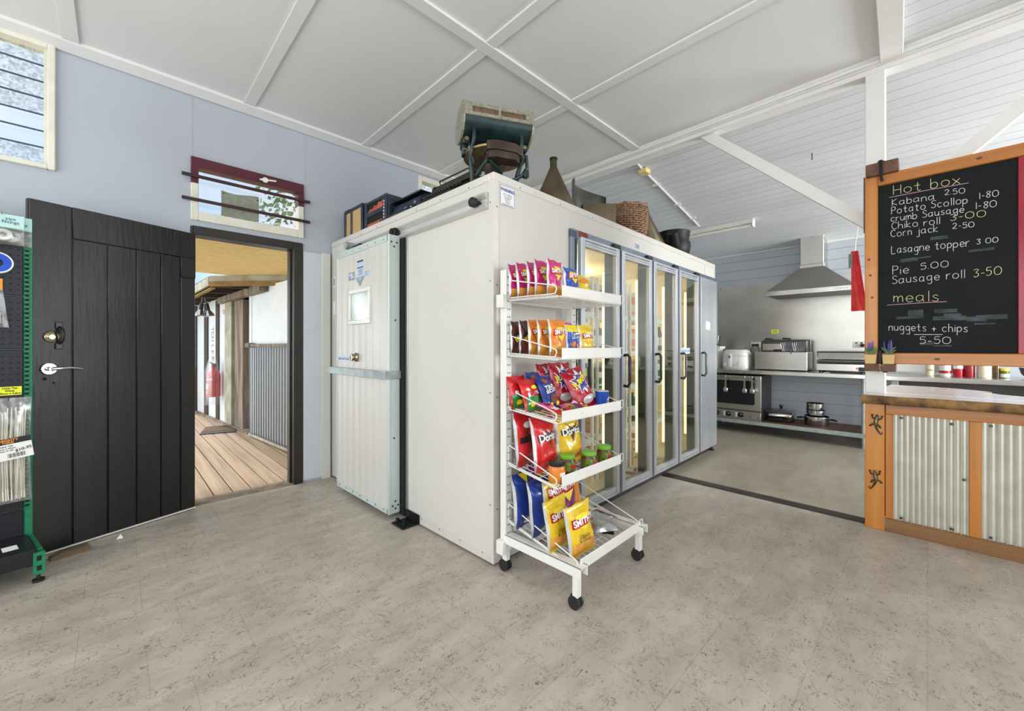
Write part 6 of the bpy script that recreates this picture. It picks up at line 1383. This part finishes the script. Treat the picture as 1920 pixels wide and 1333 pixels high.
# local: x to the right (stand ends at x = 0), y away, z up
b = MB(); zs = [.16, .30, .585, .87, 1.155, 1.44, 1.725, 1.87]
for i in range(len(zs) - 1):
    z0, z1 = zs[i], zs[i+1]; b.mi = 0; b.box(-.95, -.022, 0, .012, z0 + .002, z1 - .002, .003); b.mi = 1
    z = z0 + .03
    while z < z1 - .02:
        for k in range(8): x = -.04 - k * .026; b.box(x - .0045, x + .0045, -.0006, .0, z - .0025, z + .0025)
        z += .031
b.build('pegboard', ['peg_dark', 'black_gap'], t)
b = MB(); b.box(-.02, .012, .004, .04, .08, 1.85, .003); b.mi = 1; z = .30
while z < 1.82: b.mi = 0; b.box(-.020, .002, -.004, .006, z, z + .010, .002); b.mi = 1; b.box(-.016, -.002, .0025, .0042, z + .012, z + .022); z += .024
b.build('slotted_upright', ['green_steel', 'black_gap'], t)
b = MB(); b.box(-.95, -.01, -.30, .0, .125, .165, .004); b.box(-.95, -.01, -.304, -.296, .09, .165, .003); b.mi = 1; b.box(-.11, -.06, -.22, -.15, .1652, .166); b.build('base_shelf', ['peg_dark', 'paper'], t)
b = MB(); b.box(-.008, .014, -.27, .02, .045, .155, .003); b.prism([(-.024, .04), (.016, .04), (.016, .15), (-.024, .15)], -.312, -.295, 'y'); b.mi = 1
for z in (.06, .108): b.box(-.012, .004, -.3125, -.312, z, z + .025)
b.build('base_foot', ['green_steel', 'black_gap'], t)
b = MB(); b.cyl((-.004, -.29, 0), (-.004, -.29, .012), .022, n=14); b.cyl((-.004, -.29, .012), (-.004, -.29, .045), .007, n=8); b.cyl((-.004, -.03, 0), (-.004, -.03, .012), .022, n=14); b.cyl((-.004, -.03, .012), (-.004, -.03, .06), .007, n=8); b.build('levelling_foot', 'rubber', t)
DM = M.Translation((-.335, 3.385, 0)) @ M.Rotation(DZ, 4, 'Z')
def dis(name, label, cat, x, y, z, rz=0, group=None): return thing(name, label, cat, tuple(DM @ V((x, y, z))), DZ + rz, group)
def hook(t, z, l_=.07):
    b = MB(); b.tube([(0, l_, z), (0, -.012, z), (0, -.02, z + .012)], .0022, 6); b.build('hook', 'chrome', t)
def ties(x, y, label, seed):
    t = dis('cable_tie_bag', label, 'packet', x, y, .36, 0, 'bags of cable ties'); rr = random.Random(seed)
    b = MB()
    for k in range(46):
        x0 = rr.uniform(-.062, .062); y0 = rr.uniform(-.014, .014) * (1 - (x0 / .07) ** 2); dx = rr.uniform(-.02, .02)
        b.tube([(x0 * .92, y0, .012 + rr.uniform(0, .01)), (x0 * .86 + dx * .3, y0 * .8, .17), (x0 * .8 + dx * .5, y0, .30), (x0 + dx * .1, y0, .475 + rr.uniform(-.02, .02))], .0026, 4)
    b.build('ties', 'cable_tie', t)
    b = MB(); f = lambda s_: (lambda u, v: ((u - .5) * (.158 - .012 * sin(v * pi)), s_ * .021 * (1 - abs(2*u-1) ** 2.5) * min(1, 4.5 * min(v, 1 - v)) + s_ * .0012 * (1 + sin(u * 21 + v * 13)), .545 * v)); b.grid(12, 18, f(-1)); b.grid(12, 18, f(1), True); b.build('clear_bag', 'poly_bag', t)
    b = MB(); b.T = M.Translation((.012, -.026, .285)) @ M.Rotation(R(-7), 4, 'Y'); b.box(-.066, .066, -.0008, 0, -.055, .055); b.mi = 1; b.box(-.066, .066, -.0014, -.0008, .026, .055); b.mi = 2; b.cyl((-.05, -.0018, .04), (-.05, -.0014, .04), .010, n=14); b.text('MIGHTY', .017, lambda x, y: (-.008 + x, -.002, .045 + y), .03); b.text('TWINE', .012, lambda x, y: (-.012 + x, -.002, .033 + y), .03)
    b.mi = 1
    for i, s_ in enumerate(('CABLE TIES', '400mm x 4.8mm', 'Pack of 100')): b.text(s_, .010, lambda x, y: (-.022 + x, -.0016, .015 - i * .011 + y), .02)
    b.text('$10-95', .02, lambda x, y: (.035 + x, -.0018, -.01 + y + x * .15), .02)
    for k in range(14): b.box(-.02 + k * .0042, -.02 + k * .0042 + (.0024 if k % 3 else .0012), -.0016, -.0008, -.045, -.024)
    b.build('label_card', ['paper', 'ink', 'orange_card'], t); hook(t, .535)
ties(-.078, -.055, 'clear bag of long white cable ties with a price label hanging on the pegboard', 1)
ties(-.245, -.055, 'second bag of cable ties at the very left edge, left of the labelled bag', 2)
t = dis('price_ticket', 'bright yellow handwritten price ticket above the bag of cable ties', 'ticket', -.062, -.004, .915)
b = MB(); b.box(-.048, .034, -.0012, 0, 0, .045); b.mi = 1
for i, s_ in enumerate(('Cable Ties', 'White', '400mm x 4.8mm')): b.text(s_, .0125, lambda x, y: (-.007 + x + y * .2, -.0018, .036 - i * .0135 + y), .03)
b.build('ticket', ['yellow_note', 'ink'], t)
def fitpack(x, y, label, cut):
    t = dis('fittings_packet', label, 'packet', x, y, 1.70, 0, 'tap fitting packets')
    b = MB(); b.box(-.075, .075, -.0015, .0, .085, .155); b.mi = 1; b.cyl((-.05, -.003, .12), (-.05, -.0015, .12), .022, n=16); b.mi = 2; b.text('pipe', .02, lambda x, y: (.03 + x, -.002, .132 + y), .01); b.text('fittings', .022, lambda x, y: (.03 + x, -.002, .115 + y), .01); b.build('header_card', ['teal_card', 'old_brass', 'ink_blue'], t)
    b = MB(); f = lambda s_: (lambda u, v: ((u - .5) * .15, s_ * .02 * (1 - abs(2*u-1) ** 2) * (1 - abs(2*v-1) ** 3), .088 * v)); b.grid(8, 6, f(-1)); b.grid(8, 6, f(1), True); b.build('clear_pouch', 'poly_bag', t)
    b = MB(); b.T = M.Translation((.005, -.006, .045)) @ M.Rotation(R(78), 4, 'X'); b.lathe([(.014, -.01), (.03, -.01), (.032, 0), (.03, .01), (.014, .01), (.012, 0), (.014, -.01)], 22, caps=False); b.build('washer', 'white_plastic', t)
    hook(t, .148)
fitpack(-.10, -.05, 'clear pipe fitting packet with a teal card at the top of the pegboard', 0)
fitpack(-.07, -.022, 'clear pipe fitting packet half hidden behind the front fitting packet', 1)
t = dis('tape_roll', 'blue and white tape roll hanging on the pegboard below the fitting packets', 'tape', -.115, -.035, 1.60)
b = MB(); b.T = M.Rotation(R(82), 4, 'X'); b.lathe([(.05, -.012), (.056, -.012), (.056, .012), (.05, .012)], 28, caps=False); b.lathe([(.05, .012), (.05, -.012)], 28, caps=False); b.build('white_rim', 'white_plastic', t)
b = MB(); b.T = M.Rotation(R(82), 4, 'X'); b.lathe([(.022, -.010), (.05, -.010), (.05, .010), (.022, .010), (.022, -.01)], 28, caps=False); b.build('tape', 'blue_plastic', t)
b = MB(); b.T = M.Rotation(R(82), 4, 'X'); b.lathe([(.0, .0), (.022, .0)], 20, caps=False); b.build('core', 'black_plastic', t); hook(t, .012, .035)
t = dis('small_parts_bag', 'clear bag of small parts with an orange card at the left edge of the pegboard', 'packet', -.145, -.04, 1.27)
b = MB(); b.box(-.05, .05, -.001, 0, .19, .25); b.build('orange_card', 'orange_card', t)
b = MB(); f = lambda s_: (lambda u, v: ((u - .5) * (.10 + .04 * (1 - v)), s_ * .024 * (1 - abs(2*u-1) ** 2) * (1 - abs(2*v-1) ** 3) + .004 * sin(u * 17 + v * 9), .2 * v)); b.grid(10, 10, f(-1)); b.grid(10, 10, f(1), True); b.build('clear_bag', 'poly_bag', t)
b = MB(); rr = random.Random(5)
for k in range(9): b.cyl((rr.uniform(-.04, .04), rr.uniform(-.01, .01), rr.uniform(.01, .05)), (rr.uniform(-.04, .04), rr.uniform(-.01, .01), rr.uniform(.02, .09)), .007, n=8)
b.build('parts', 'cable_tie', t); hook(t, .24, .04)
# wedge under the door, scraps on the floor
b = MB(); b.prism([(-.075, 0), (.07, 0), (.078, .012), (.075, .036), (-.03, .034), (-.075, .022)], -.022, .022, 'y'); o = b.build('wooden_wedge', 'wedge_wood'); o.location = (-.19, 3.365, 0); o.rotation_euler = (0, 0, R(17)); tag(o, 'rough wooden block wedged on the floor against the open black door', 'wedge')
b = MB(); b.prism([(0, 0), (.03, 0), (.018, .026)], -.002, .004, 'y'); b.add([(0, -.002, 0), (.03, -.002, 0), (.02, -.03, .004)], [(0, 1, 2)]); o = b.build('paper_scrap', 'paper'); o.location = (.0, 3.44, .001); tag(o, 'tiny folded paper scrap on the floor in front of the open door', 'scrap')
